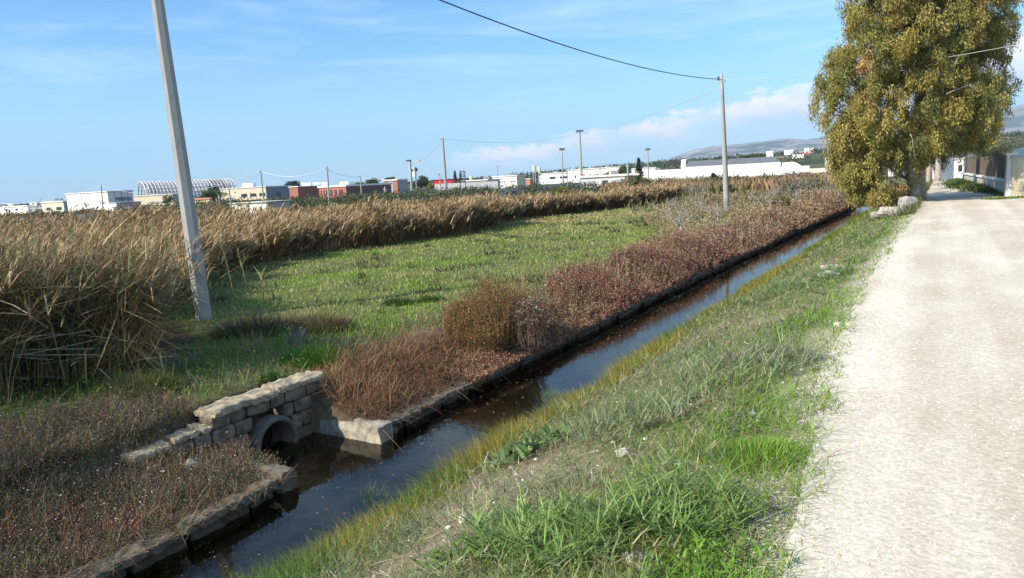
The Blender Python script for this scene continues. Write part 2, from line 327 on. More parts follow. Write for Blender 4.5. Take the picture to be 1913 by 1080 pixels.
# ------------------------------------------------------------------ ground sheet
def geo(a, b, n): return list(np.geomspace(a, b, n))
def build_ground():
    sv = [-15000, -4000, -900, -200, -60, -25] + list(np.arange(-14, 0, .5)) + list(np.arange(0, 5.0, .12)) + list(np.arange(5.0, 6.8, .05)) + list(np.arange(6.85, 16, .14)) + list(np.arange(16, 36, .35)) + list(np.arange(36, 90, 1.0)) + geo(90, 18000, 120)
    nv = [-x for x in geo(40, 18000, 110)[::-1]] + list(np.arange(-39, -12, 1.)) + list(np.arange(-12, -7.4, .2)) + list(np.arange(-7.4, -4.2, .04)) + list(np.arange(-4.2, 0, .1)) + list(np.arange(0, 6, .5)) + list(np.arange(6, 30, 2.)) + geo(30, 18000, 90)
    S, Nn = np.meshgrid(np.array(sv), np.array(nv), indexing='ij'); P = XY(S, Nn); X, Y = P[..., 0], P[..., 1]; Z = ground(X, Y)
    s, n = S, Nn; kn = kerb_n(s); k = kn - n
    c = np.zeros(X.shape + (3,))
    f1 = fbm(X * .6, Y * .6, 21); f2 = fbm(X * 2.3, Y * 2.3, 31)
    def lay(mask, col):
        nonlocal c; mask = np.clip(mask, 0, 1)[..., None]; c = c * (1 - mask) + np.array(col) * mask
    lay(np.ones_like(X), (.12, .12, .055))
    lay((n > kn - 3) * ss(.4, .6, f1), (.10, .12, .05))
    # field
    lay(ss(1.3, 2.4, k), (.12, .145, .045)); lay(ss(1.3, 2.4, k) * ss(26, 50, Y) * ss(.45, .6, f1), (.20, .16, .085))
    lay(reed_mask(X, Y, .4), (.07, .05, .03))
    soil = np.exp(-(((X + 1.1) / .75) ** 2 + ((Y - 11.6) / .9) ** 2)); lay(ss(.25, .7, soil), (.30, .26, .21))
    lay(ss(2.0, 1.2, k) * (k > -.1) * 1., (.11, .085, .055))
    # right bank
    rb = (n > -4.9) & (n < .4)
    lay(rb * 1., (.17, .15, .09)); lay(rb * ss(.45, .62, f2), (.25, .21, .145)); lay(rb * ss(.48, .6, f1), (.11, .14, .05))
    lay(ss(-.42, -.08, n - road_n(s) + .35 * (f2 - .5)) * (n < 3), (.50, .44, .35))
    # bed
    lay(((n < bank_n(s) - .12) & (n > kn - 1.05) & (Z < -1.34)) * 1., (.23, .165, .085)); lay(((Z < -1.34) & (n > kn - 1.05) & (n < -4)) * ss(.45, .6, f2), (.36, .27, .15))
    # land far off
    d = np.hypot(X, Y); lay(ss(75, 130, d), (.10, .105, .05)); lay(ss(300, 600, d) * ss(.4, .6, fbm(X / 60, Y / 60, 5)), (.045, .06, .03)); lay(ss(400, 700, d) * ss(.58, .66, fbm(X / 45, Y / 90, 15)), (.28, .24, .17))
    a, b = X.shape; idx = np.arange(a * b).reshape(a, b)
    F4 = np.stack([idx[:-1, :-1], idx[:-1, 1:], idx[1:, 1:], idx[1:, :-1]], -1).reshape(-1, 4)[:, ::-1]
    q = Soup(); q.quad(F4, np.stack([X, Y, Z], -1).reshape(-1, 3), c.reshape(-1, 3))
    return tag(mk('ground', q, groundmat(), smooth=True, origin=(0, 0, 0)), kind='structure')

EY = [8.6, 9.3, 9.8, 12.8, 15, 18, 21.35, 28, 30, 33.8, 40, 46, 47.5, 58, 66, 80, 120]
EX = [-7.8, -5.9, -4.9, -5.5, -7.2, -8.6, -8.9, -7.9, -5.5, -2.5, -1.2, .3, 3.2, 11.6, 16, 22, 40]
def reed_mask(x, y, w=.3):
    xe = np.interp(y, EY, EX) + 1.0 * (vn(y * .9, x * .2, 41) - .5) + .7 * (vn(y * 2.7, x * .2, 43) - .5); return ss(0, w, xe - x) * (y > 8.6) * ss(70, 64, np.hypot(x, y))

build_ground()
def sheet(name, s0, s1, ds, nfa, nfb, nn, z, mat, zf=None, jag=0., kind='structure'):
    S = np.arange(s0, s1, ds); q = Soup(); rows = []
    for i, s_ in enumerate(S):
        a, b = nfa(s_), nfb(s_); n = np.linspace(a, b, nn); p = XY(np.full(nn, s_), n); zz = np.full(nn, z) if zf is None else zf(p[:, 0], p[:, 1])
        rows.append(np.column_stack([p, zz]))
    V = np.array(rows); a, b = V.shape[:2]; idx = np.arange(a * b).reshape(a, b)
    F4 = np.stack([idx[:-1, :-1], idx[:-1, 1:], idx[1:, 1:], idx[1:, :-1]], -1).reshape(-1, 4)
    v_ = V.reshape(-1, 3); a_, b_, c_ = v_[F4[0, 0]], v_[F4[0, 1]], v_[F4[0, 2]]
    if np.cross(b_ - a_, c_ - a_)[2] < 0: F4 = F4[:, ::-1]
    q.quad(F4, v_); o = mk(name, q, mat, smooth=True, origin=(0, 0, 0)); tag(o, kind=kind); return o
def road_edge(s): return float(road_n(s) + .26 * (fbm(np.array(s * 1.1), 0., 55, 5) - .5) - .07)
def road_right(s): return float(np.interp(s, [-5, 22, 30, 36, 60, 95], [14, 14, 6, 2.6, .9, .4]))
GRAV = gravelmat()
sheet('gravel_road', -6, 112, .12, road_edge, road_right, 40, 0, GRAV, lambda x, y: .017 + .010 * (fbm(x * .5, y * .5, 77) - .5) - .03 * ss(.10, .0, SN(x, y)[1] - road_n(SN(x, y)[0]) + .12))
sheet('canal_water', -6, 66, .5, lambda s: float(kerb_n(s)) - 1.2 if SW0 - .3 < s < SW1 + .2 else float(kerb_n(s)) - .06, lambda s: float(bank_n(s)) + .25, 8, WATER, watermat())

# stones pressed into the gravel
def pebble(q, P, size, C):
    n = len(P); B = np.array([[1, 0, 0], [-1, 0, 0], [0, 1, 0], [0, -1, 0], [0, 0, 1], [0, 0, -1]], float)
    V = B[None] * size[:, None, None] * U(.6, 1.2, (n, 6, 1)); V[..., 2] *= .6; th = U(0, 6.28, n); c, s_ = np.cos(th), np.sin(th)
    x = V[..., 0] * c[:, None] - V[..., 1] * s_[:, None]; y = V[..., 0] * s_[:, None] + V[..., 1] * c[:, None]
    V = np.stack([x, y, V[..., 2]], -1) + P[:, None]
    T = np.array([[0, 2, 4], [2, 1, 4], [1, 3, 4], [3, 0, 4], [2, 0, 5], [1, 2, 5], [3, 1, 5], [0, 3, 5]])
    q.add(V, (np.arange(n) * 6)[:, None, None] + T[None], np.repeat(C[:, None], 6, 1).reshape(-1, 3))
def stones():
    q = Soup()
    def reg(x, y): s, n = SN(x, y); e = road_n(s); return (n > e - .15) & (n < 12) & (s < 40) & ((n < e + .5) | (U(0, 1, len(x)) < .35))
    x, y = scatter(34000, 2.4, 24, 1.9, reg); d = np.hypot(x, y); s, n = SN(x, y)
    pebble(q, np.stack([x, y, np.where(n > road_n(s) + .1, .017, .006)], -1), U(.003, .010, len(x)) * (.7 + d * .06), pick([(.74, .67, .56), (.62, .54, .42), (.80, .76, .68)], len(x), [4, 2, 3]))
    tag(mk('gravel_stones', q, plain_col()), 'loose pale stones scattered over the white gravel road', 'gravel', kind='stuff')
def plain_col():
    if 'vc' in MATS: return MATS['vc']
    m, nt, N, L, b = nodes('coloured_stone'); a = N.new('ShaderNodeAttribute'); a.attribute_name = 'Col'; L.new(a.outputs['Color'], b.inputs['Base Color']); b.inputs['Roughness'].default_value = .9; b.inputs['Specular IOR Level'].default_value = .15
    n = N.new('ShaderNodeTexNoise'); n.inputs['Scale'].default_value = 30; bp = N.new('ShaderNodeBump'); bp.inputs['Strength'].default_value = .4; bp.inputs['Distance'].default_value = .01; L.new(n.outputs['Fac'], bp.inputs['Height']); L.new(bp.outputs[0], b.inputs['Normal'])
    MATS['vc'] = m; return m
stones()
#@@PART2
# ------------------------------------------------------------------ stone kerb, culvert
STONE = plain('weathered_stone', (.145, .125, .095), .92, .55, 9, .9)
STONE_L = plain('pale_stone', (.34, .29, .20), .92, .5, 9, .9)
CONC_L = plain('canal_concrete', (.30, .27, .215), .92, .5, 8, .8)
def rough_block(q, p, du, dv, dz, jit=.02, sub=(3, 2, 2)):
    # a worn stone: p = corner, du, dv, dz edge vectors
    p, du, dv, dz = [np.asarray(v, float) for v in (p, du, dv, dz)]; off = U(0, 50)
    def face(o, a, b, na, nb, out):
        na, nb = int(na * 1.6) + 1, int(nb * 1.6) + 1
        g = np.array([[o + a * i / na + b * j / nb for j in range(nb + 1)] for i in range(na + 1)]).reshape(-1, 3)
        ctr = p + (du + dv + dz) / 2; r = g - ctr
        k = 1 - .10 * ss(.75, 1.0, np.abs(r @ unit(du)) / (np.linalg.norm(du) / 2)) - .0
        kz = 1 - .07 * ss(.7, 1.0, np.abs(r @ unit(dv)) / (np.linalg.norm(dv) / 2)) * ss(.7, 1., np.abs(r @ unit(dz)) / (np.linalg.norm(dz) / 2))
        g = ctr + r * (kz * (1 - (1 - k) * .5))[:, None]
        nn_ = np.stack([fbm(g[:, 0] * 7 + g[:, 2] * 3 + off, g[:, 1] * 7 + g[:, 2] * 5, 2), fbm(g[:, 0] * 7 + 9, g[:, 1] * 7 + g[:, 2] * 6 + off, 6), fbm(g[:, 0] * 6 + off, g[:, 1] * 6 + g[:, 2] * 4, 4)], -1) - .5
        h2 = np.stack([vn(g[:, 0] * 31 + off, g[:, 1] * 31 + g[:, 2] * 29, 5), vn(g[:, 0] * 27, g[:, 1] * 31 + g[:, 2] * 33 + off, 7), vn(g[:, 0] * 33 + off, g[:, 1] * 29 + g[:, 2] * 21, 9)], -1) - .5
        g = g + nn_ * jit * 2.2 + h2 * jit * .8
        ix = np.arange((na + 1) * (nb + 1)).reshape(na + 1, nb + 1)
        F4 = np.stack([ix[:-1, :-1], ix[1:, :-1], ix[1:, 1:], ix[:-1, 1:]], -1).reshape(-1, 4)
        q.quad(F4 if out else F4[:, ::-1], g)
    a, b, c = sub; z0 = np.zeros(3)
    face(p, du, dv, a, b, False); face(p + dz, du, dv, a, b, True); face(p, du, dz, a, c, True); face(p + dv, du, dz, a, c, False); face(p, dv, dz, b, c, False); face(p + du, dv, dz, b, c, True)
d3 = np.array([DS[0], DS[1], 0]); n3 = np.array([DN[0], DN[1], 0]); z3 = np.array([0, 0, 1.])
def Q(s, n, z): return np.array([*XY(s, n), z])
def kerb(s0, s1, name, label):
    r = root('stone_kerb', Q((s0 + s1) / 2, float(kerb_n((s0 + s1) / 2)), -1.55), label, 'canal kerb', 'stone kerbs along the canal')
    top = Soup(); low = Soup(); s = s0
    while s < s1:
        L = min(float(U(.9, 2.4)), s1 - s + .01); a = float(kerb_n(s)); b = float(kerb_n(s + L)); j = U(-.008, .008)
        t_ = U(-.008, .008); p0 = Q(s, a - .12 + j, -1.20 + t_); p1 = Q(s + L - .006, b - .12 + j, -1.20 - t_)
        rough_block(top, p0, p1 - p0, n3 * U(.18, .24), z3 * U(.06, .085), .034, (24, 4, 2))
        s += L
    s = s0
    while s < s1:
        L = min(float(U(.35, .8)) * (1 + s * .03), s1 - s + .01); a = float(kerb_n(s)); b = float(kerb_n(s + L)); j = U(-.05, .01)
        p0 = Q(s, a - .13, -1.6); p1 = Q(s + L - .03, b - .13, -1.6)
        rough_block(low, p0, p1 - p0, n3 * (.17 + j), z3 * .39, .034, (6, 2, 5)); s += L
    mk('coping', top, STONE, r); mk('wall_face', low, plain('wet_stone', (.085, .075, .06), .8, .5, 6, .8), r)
kerb(-4, 4.88, 'a', 'low mossy stone kerb edging the canal in the foreground, ending before the pipe')
kerb(6.50, 62, 'b', 'long dark stone kerb edging the far bank of the canal beyond the culvert')

def culvert():
    r = root('culvert_headwall', Q(5.8, -6.75, -1.55), 'old stone headwall with pale coping around a round drain pipe opening', 'headwall')
    wall = Soup(); cop = Soup(); N0 = -6.72; ps = 5.84; pr = .25; pz = -1.22
    rows = [(-1.6, .22), (-1.38, .2), (-1.18, .19), (-.99, .17), (-.82, .15)]
    for z, h in rows:
        s = 4.1 + U(0, .2)
        while s < 6.66:
            L = U(.2, .42); e = min(s + L, 6.72)
            if s < 5.02: 
                if z > -.9: s = 5.03; continue
            # leave the pipe mouth open
            cz = z + h / 2; w = math.sqrt(max(0, (pr + .07) ** 2 - max(0, abs(cz - pz) - h / 2) ** 2)) if abs(cz - pz) - h / 2 < pr + .07 else 0
            segs = [(s, e)]
            if w > 0:
                segs = []
                if s < ps - w: segs.append((s, min(e, ps - w)))
                if e > ps + w: segs.append((max(s, ps + w), e))
            for a, b in segs:
                if b - a > .04: rough_block(wall, Q(a, N0 - .22, z), d3 * (b - a - .012), n3 * (.22 + U(-.015, .02)), z3 * (h - .012), .014, (4, 2, 2))
            s = e
    q2 = Soup(); q2.box(Q(4.68, N0 - .16, -1.25), (1.64, .08, .72), math.pi / 2 - A); q2.box(Q(6.44, N0 - .16, -1.2), (.56, .08, .92), math.pi / 2 - A); q2.box(Q(5.6, N0 - .16, -.80), (1.06, .08, .16), math.pi / 2 - A)
    mk('mortar_core', q2, plain('dark_mortar', (.07, .062, .05), .95, .4, 8, .5), r)
    s = 5.02
    while s < 6.68:
        L = min(U(.5, .95), 6.72 - s); rough_block(cop, Q(s, N0 - .30, -.685 + U(-.012, .012)), d3 * (L - .004), n3 * (.34 + U(-.03, .02)), z3 * .085, .028, (12, 5, 2)); s += L
    s = 4.1
    while s < 4.98:
        L = min(U(.3, .5), 5.02 - s); rough_block(cop, Q(s, N0 - .26, -.82 - (5 - s) * .05), d3 * (L - .004), n3 * .28, z3 * .07, .03, (8, 4, 2)); s += L
    mk('stone_course', wall, plain('headwall_stone', (.17, .145, .105), .92, .6, 8, .9), r); mk('coping', cop, STONE_L, r)
    ring = Soup(); K = 28; V = []; th = np.linspace(0, 2 * math.pi, K, endpoint=False)
    prof = [(pr, -.30), (pr, .07), (pr + .012, .085), (pr + .055, .085), (pr + .065, .06), (pr + .065, -.1)]
    for R_, dn in prof: V.append(np.array([Q(ps + R_ * math.cos(t), N0 + dn, pz + R_ * math.sin(t)) for t in th]))
    V = np.array(V); ix = np.arange(len(prof) * K).reshape(len(prof), K); j = np.roll(ix, -1, 1)
    ring.quad(np.stack([ix[:-1], j[:-1], j[1:], ix[1:]], -1).reshape(-1, 4), V.reshape(-1, 3))
    c = len(prof); dark_cap = Soup(); dark_cap.add(np.concatenate([V[0], [Q(ps, N0 - .30, pz)]]), [[i, (i + 1) % K, K] for i in range(K)]); mk('pipe_dark_cap', dark_cap, plain('pipe_shade_black', (.02, .017, .013), .9, .3, 9, .3), r)  # near-black disc paints the darkness inside the pipe
    mk('drain_pipe', ring, plain('pipe_concrete', (.13, .12, .10), .85, .3, 9, .4), r, True)
    w = Soup(); a = Q(6.47, -6.62, -1.64); b = Q(6.42, float(kerb_n(6.45)) + .12, -1.6)
    rough_block(w, a, b - a, d3 * .24, z3 * .52, .018, (12, 3, 6))
    wr = root('wing_wall', Q(6.5, -6.2, -1.6), 'pale concrete wing wall catching the sun at the right of the drain pipe', 'retaining wall'); mk('concrete_face', w, CONC_L, wr, True)
    w = Soup(); a = Q(4.9, -6.5, -1.6); b = Q(4.92, float(kerb_n(5.0)) + .06, -1.6); rough_block(w, a, b - a, d3 * .2, z3 * .52, .02, (8, 3, 4)); mk('wall_stub', w, STONE, wr, True)
culvert()
q = Soup(); c = G(720, 812, -1.3)
rough_block(q, c + [-.1, -.02, -.12], [.24, .05, 0], [-.05, .16, 0], [0, 0, .2], .03, (5, 4, 4)); tag(mk('fallen_stone', q, STONE_L, smooth=True), 'loose stone block fallen in the water at the end of the wing wall', 'stone')
q = Soup(); c = G(232, 1050, -1.3); rough_block(q, c + [-.12, 0, -.15], [.22, .2, 0], [-.1, .13, 0], [0, 0, .26], .035, (5, 4, 4)); tag(mk('fallen_stone', q, STONE, smooth=True), 'grey stone block in the water under the kerb at the bottom left', 'stone')

# ------------------------------------------------------------------ reeds
def reeds():
    q = Soup()
    def reg(x, y):
        m = reed_mask(x, y); off = (x < -6.1) & (y > 1.5) & (y < 9) & (x > -11)
        return (U(0, 1, len(x)) < m) | off
    x, y = scatter(25000, 5.5, 68, 1.3, reg, (-58, 42)); d = np.hypot(x, y)
    # thick outer edge of the bed
    ne = 8200; ye = 12.5 + 50 * U(0, 1, ne) ** .9; xe = np.interp(ye, EY, EX) + 1.0 * (vn(ye * .9, ye * 0, 41) - .5) + .7 * (vn(ye * 2.7, ye * 0, 43) - .5) - np.abs(rng.normal(0, .6, ne)) + .05; x = np.concatenate([x, xe]); y = np.concatenate([y, ye])
    # extra clump in front
    a = U(0, 1, 3000); xx = -9.8 + 4.7 * a + rng.normal(0, .2, 3000); yy = 8.5 + U(0, 3.0, 3000) * U(.1, 1, 3000) + .9 * (a > .75); x = np.concatenate([x, xx]); y = np.concatenate([y, yy]); d = np.hypot(x, y)
    kp = ~((y < 14.5) & (x / np.maximum(y, .1) > -.500)); x, y, d = x[kp], y[kp], np.hypot(x, y)[kp]
    edge = reed_mask(x, y, 1.8)
    n = len(x); P = on(x, y); dark = fbm(x * .25, y * .25, 61)
    H = (1.25 + .55 * fbm(x * .35, y * .35, 62) + .35 * ss(14, 9, d)) * U(.72, 1.1, n) * np.where(d > 30, .92, 1)
    H = H * np.where(edge < .5, .9, 1) * np.where((x < -20) & (d > 40), 1.5, 1) * np.interp(d, [9, 12, 20, 28, 34, 40, 60], [1.12, 1.0, .76, .92, .97, .86, .74]) * (.72 + .5 * vn(x * 1.1, y * 1.1, 64)) * (.85 + .3 * vn(x * 3.1, y * 3.1, 65)) * 1.06 * (1 + .35 * np.exp(-((x + 1.) / 2.6) ** 2) * (d > 28) * (d < 40))
    near = ss(20, 9, d)[:, None]
    c_far = pick([(.40, .26, .135), (.48, .34, .19), (.31, .20, .105), (.32, .26, .12)], n, [4, 3, 3, 1.5]); c_near = pick([(.48, .36, .19), (.37, .27, .13), (.25, .25, .12), (.60, .48, .29), (.24, .16, .08)], n, [3, 3, 3, 1, 2])
    C = c_far * (1 - near) + c_near * near
    wid = np.maximum(.010, d * .0011)
    az = U(0, 6.28, n); wind = rng.random(n) < np.where(d > 14, .7, .12); az = np.where(wind, rng.normal(0.25, .6, n), az)
    fan = (edge < 1.0) & (vn(x * 1.1, y * 1.1, 66) > .46) & (rng.random(n) < .8) & (d > 14); az = np.where(fan, rng.normal(-.5, .7, n), az); lean = np.where(fan, np.abs(rng.normal(.38, .2, n)), 0) + np.abs(rng.normal(.12, .12, n)) + near[:, 0] * np.abs(rng.normal(0, .14, n)); curl = U(.0, .35, n) + near[:, 0] * U(0, .2, n)
    C = C * .9; cen = blades(q, P, H, wid, az, lean, curl, C * .85, 4)
    # leaves
    for k in range(7):
        m = (rng.random(n) < np.where(d < 25, 1, .45)); 
        tt = U(.3, .98, m.sum()); i0 = np.minimum((tt * 4).astype(int), 3); fr = tt * 4 - i0
        cc = cen[m]; base = cc[np.arange(len(cc)), i0] * (1 - fr)[:, None] + cc[np.arange(len(cc)), i0 + 1] * fr[:, None]
        dd = d[m]; col = C[m] * np.exp(rng.normal(0, .22, (m.sum(), 1))); gr = (rng.random(m.sum()) < .22 + .25 * ss(16, 9, dd))[:, None]; col = np.where(gr, np.array([.17, .19, .09]) * np.exp(rng.normal(0, .2, (m.sum(), 1))), col)
        blades(q, base, U(.3, .6, m.sum()), np.where(dd < 14, .013, np.maximum(.017, dd * .0013)), np.where(rng.random(m.sum()) < np.where(dd < 14, .85, .5), U(0, 6.28, m.sum()), rng.normal(.2, .8, m.sum())), U(.4, 1.3, m.sum()), U(.1, .8, m.sum()), col, 3)
    # plumes
    m = (rng.random(n) < np.where(d > 13, .75, .45)); tip = cen[m][:, -1]; dd = d[m]
    for k in range(3):
        mm = len(tip); blades(q, tip - [0, 0, .12], U(.18, .34, mm), np.maximum(.02, dd * .0013), rng.normal(.3, .7, mm), U(.05, .55, mm), U(.1, .6, mm), pick([(.33, .225, .13), (.43, .32, .19), (.26, .175, .105), (.38, .29, .15)], mm, [3, 3, 2, 1]), 2)
    tag(mk('reed_bed', q, DRY), 'dry brown common reeds standing in a deep bed along the left of the field', 'reeds', kind='stuff')
reeds()
def bent_canes():
    q = Soup(); n = 260
    x = U(-8.8, -4.9, n); y = 8.7 + U(0, 1.8, n); P = on(x, y); P[:, 2] += U(0, 1.5, n)
    blades(q, P, U(.5, 1.3, n), U(.012, .03, n), rng.normal(-.3, 1.4, n), U(.9, 1.65, n), U(-.2, .5, n), pick([(.55, .45, .28), (.42, .33, .18), (.62, .55, .42)], n), 3)
    # a golden bundle hanging down right of the middle of the clump
    c = G(262, 700, -.65); n = 900; P = np.stack([c[0] + rng.normal(0, .16, n), c[1] + rng.normal(0, .2, n), -.6 + U(.05, 1.25, n)], -1)
    blades(q, P, U(.25, .6, n), U(.010, .024, n), U(0, 6.28, n), U(1.2, 2.6, n), U(.1, .8, n), pick([(.52, .37, .16), (.44, .30, .12), (.34, .22, .1)], n), 3)
    # pale canes lying level at the far left
    for k in range(6):
        a = at(-20, 640 + k * 7 + U(-12, 12), 9.1); b = at(160 + U(-110, 70), 630 + k * 5.5 + U(-16, 16), 9.0); q.tube([a, (a + b) / 2 + [0, 0, U(-.03, .03)], b], [.008, .007, .004], 5, (.5, .46, .38))
    tag(mk('broken_canes', q, DRY), 'pale broken canes lying and hanging across the front of the reed clump', 'reeds', kind='stuff')
bent_canes()
def canes(name, px, py, tops, label):
    r = root('standing_cane', G(px, py, -.65), label, 'reed stem', 'lone canes right of the leaning pole'); q = Soup(); lq = Soup(); Y = r.location[1]
    b = np.array(r.location); t = at(*tops, Y); m_ = (b + t) / 2 + [.02, 0, 0]; q.tube([b, m_, t], [.016, .013, .006], 5, (.30, .27, .13)); mk('stem', q, DRY, r)
    k = 16; f = U(.3, 1, k)[:, None]; P = b * (1 - f) + t * f
    blades(lq, P, U(.2, .4, k), .022, U(0, 6.28, k), U(.5, 1.1, k), U(.1, .5, k), pick([(.15, .17, .07), (.3, .25, .12)], k), 3); mk('leaf_blades', lq, LEAF, r)
canes('a', 492, 575, (488, 505), 'thin green cane with short leaves standing alone at the edge of the field')
canes('b', 437, 552, (412, 452), 'bare straw coloured cane leaning left just beyond the concrete pole')
canes('c', 463, 548, (440, 455), 'bent straw coloured cane, second one right of the concrete pole')

# ------------------------------------------------------------------ field grass
def lk(P): return np.hypot(P[:, 0], P[:, 1])
def field():
    q = Soup()
    def reg(x, y):
        s, n = SN(x, y); k = kerb_n(s) - n; return (k > 1.0) & (reed_mask(x, y) < .4) & (np.hypot(x, y) < 75) & (s > 6.2)
    x, y = scatter(190000, 9, 75, 1.75, reg); d = np.hypot(x, y)
    soil = np.exp(-(((x + 1.1) / .75) ** 2 + ((y - 11.6) / .9) ** 2)); kp = U(0, 1, len(x)) > soil * 1.3; x, y, d = x[kp], y[kp], d[kp]
    n = len(x); P = on(x, y, -.01); s_, n_ = SN(x, y); k = kerb_n(s_) - n_
    f = fbm(x * .45, y * .45, 71); f2 = fbm(x * 1.6, y * 1.6, 72); far = ss(20, 48, d)
    bright = np.array([.20, .33, .040]); olive = np.array([.255, .265, .10]); grey = np.array([.29, .28, .16]); dry = np.array([.46, .35, .19]); brown = np.array([.24, .17, .09])
    a = ss(.38, .62, f)[:, None]; C = bright * (1 - a) + olive * a
    C = C * (1 - far[:, None] * .6) + olive * far[:, None] * .6
    g = (ss(.55, .7, f2) * .7)[:, None]; C = C * (1 - g) + grey * g
    dr = (ss(24, 42, d) * ss(.42, .6, fbm(x * .12 + 3, y * .3, 73)) * .8 * (rng.random(n) < .75))[:, None]; C = C * (1 - dr) + dry * dr
    e = (ss(2.6, 1.2, k) * (rng.random(n) < .55))[:, None]; C = C * (1 - e) + brown * e
    C = C * np.exp(rng.normal(.24, .18, (n, 1))) * [1.04, 1, .92]
    tall = 1 + 1.2 * ss(.66, .8, fbm(x * 1.1, y * 1.1, 74)) + .4 * ss(20, 60, d)
    blades(q, P, U(.04, .10, n) * tall * (1 + d * .003), np.maximum(.006, d * .0010), U(0, 6.28, n), U(.1, .9, n), U(0, .6, n), C, 2)
    tag(mk('field_grass', q, LEAF), 'short green meadow grass covering the field behind the canal', 'grass', kind='stuff')
    q = Soup(); # low darker weeds dotted in the meadow
    x, y = scatter(420, 13, 50, 1.5, lambda x, y: reg(x, y)); d = np.hypot(x, y)
    for X_, Y_, D_ in zip(x, y, d):
        m = 26; r_ = U(.08, .28); p = np.stack([X_ + rng.normal(0, r_, m), Y_ + rng.normal(0, r_, m)], -1); P = on(p[:, 0], p[:, 1])
        blades(q, P, U(.08, .24, m), max(.012, D_ * .0013), U(0, 6.28, m), U(.1, 1, m), U(0, .5, m), pick([(.065, .085, .035), (.13, .12, .06), (.10, .13, .06)], m), 2)
    tag(mk('meadow_weeds', q, LEAF), 'low dark weeds dotted through the meadow', 'weeds', kind='stuff')
field()

# ------------------------------------------------------------------ weeds on the far bank
def twigs(q, P, H, spread, C, d, nb=5, leafc=None, nl=6, lsize=.03, curl=.25):
    n = len(P)
    for k in range(nb):
        w = np.maximum(.0045, d * .00065); az = U(0, 6.28, n); cen = blades(q, P, H * U(.6, 1.05, n), w, az, np.abs(rng.normal(0, spread, n)), U(-.1, curl, n), C * np.exp(rng.normal(0, .2, (n, 1))), 3)
        if leafc is not None:
            for j in range(nl):
                f = U(.3, 1.02, n) * 3; i0 = np.minimum(f.astype(int), 2); fr = (f - i0)[:, None]; idx = np.arange(n)
                b = cen[idx, i0] * (1 - fr) + cen[idx, i0 + 1] * fr
                leaves(q, b + rng.normal(0, .012, (n, 3)), unit(rng.normal(0, 1, (n, 3)) + [0, 0, .4]), np.maximum(lsize, d * .0018) * U(.6, 1.3, n), np.maximum(lsize * .45, d * .0011), leafc[rng.integers(0, len(leafc), n)] * np.exp(rng.normal(0, .18, (n, 1))))
def red_strip():
    q = Soup(); n = 6400; s = 8.6 + (U(0, 1, n) ** 1.5) * 46; k = -.20 + U(.0, 1, n) ** .9 * np.interp(s, [8, 10.6, 12, 14, 24, 55], [.45, .6, 1.3, 1.8, 2.0, 2.6]) * (.6 + .7 * vn(s * .7, s * 0, 84))
    nn = kerb_n(s) - k; xy = XY(s, nn); x, y = xy.T; d = np.hypot(x, y); P = on(x, y); P[:, 2] = np.maximum(P[:, 2], -1.12)
    H = np.interp(s, [8, 10, 11.5, 13, 20, 26, 40, 55], [.12, .22, .45, .6, .72, .6, .7, .8]) * U(.55, 1.1, n) * (.45 + .95 * vn(x * .8, y * .8, 81)) * np.interp(k, [-.1, 0, .3, 1.0, 2.4], [.35, .6, 1, 1, .6])
    red = np.array([.18, .062, .045]); pink = np.array([.27, .165, .11]); tan = np.array([.30, .20, .12]); grn = np.array([.12, .12, .05])
    f = ss(.35, .65, fbm(x * .5, y * .5, 82) + .0025 * (s - 22))[:, None]; fs = ss(24, 36, s)[:, None]
    fk = ss(.9, 1.7, k)[:, None]
    C = red * (1 - f) + pink * f; C = C * (1 - fs) + (tan * .95 + red * .25) * fs; C = C * (1 - fk * .7) + tan * .7 * fk * .7
    gm = ((rng.random(n) < .12) | (vn(x * .8, y * .8, 83) > np.interp(s, [8, 25, 34], [.82, .74, .6])))[:, None]; C = np.where(gm, grn, C)
    lc = np.array([(.30, .13, .085), (.22, .07, .05), (.38, .27, .18), (.46, .36, .27), (.17, .055, .04), (.24, .17, .08)])
    far = s > 25; m = ~far
    twigs(q, P[m], H[m], .30, C[m], d[m], 6, lc, 7, .026); lc2 = np.array([(.34, .22, .16), (.26, .14, .10), (.44, .33, .24), (.20, .17, .07), (.28, .13, .10)])
    twigs(q, P[far], H[far], .34, C[far], d[far], 5, lc2, 6, .03)
    n = 900; s = 9.5 + (U(0, 1, n) ** 1.3) * 44; k = U(.05, 2.0, n); xy = XY(s, kerb_n(s) - k); x, y = xy.T; d = np.hypot(x, y)
    twigs(q, on(x, y), U(.5, .95, n) * np.interp(s, [9, 12, 16], [.5, .8, 1]), .25, pick([(.36, .26, .16), (.28, .18, .11), (.18, .17, .08)], n), d, 2, np.array([(.48, .38, .26), (.36, .24, .16), (.40, .34, .24)]), 7, .02)
    tag(mk('red_weeds', q, DRY), 'crimson and brown seeded weeds massed along the canal kerb', 'weeds', kind='stuff')
red_strip()
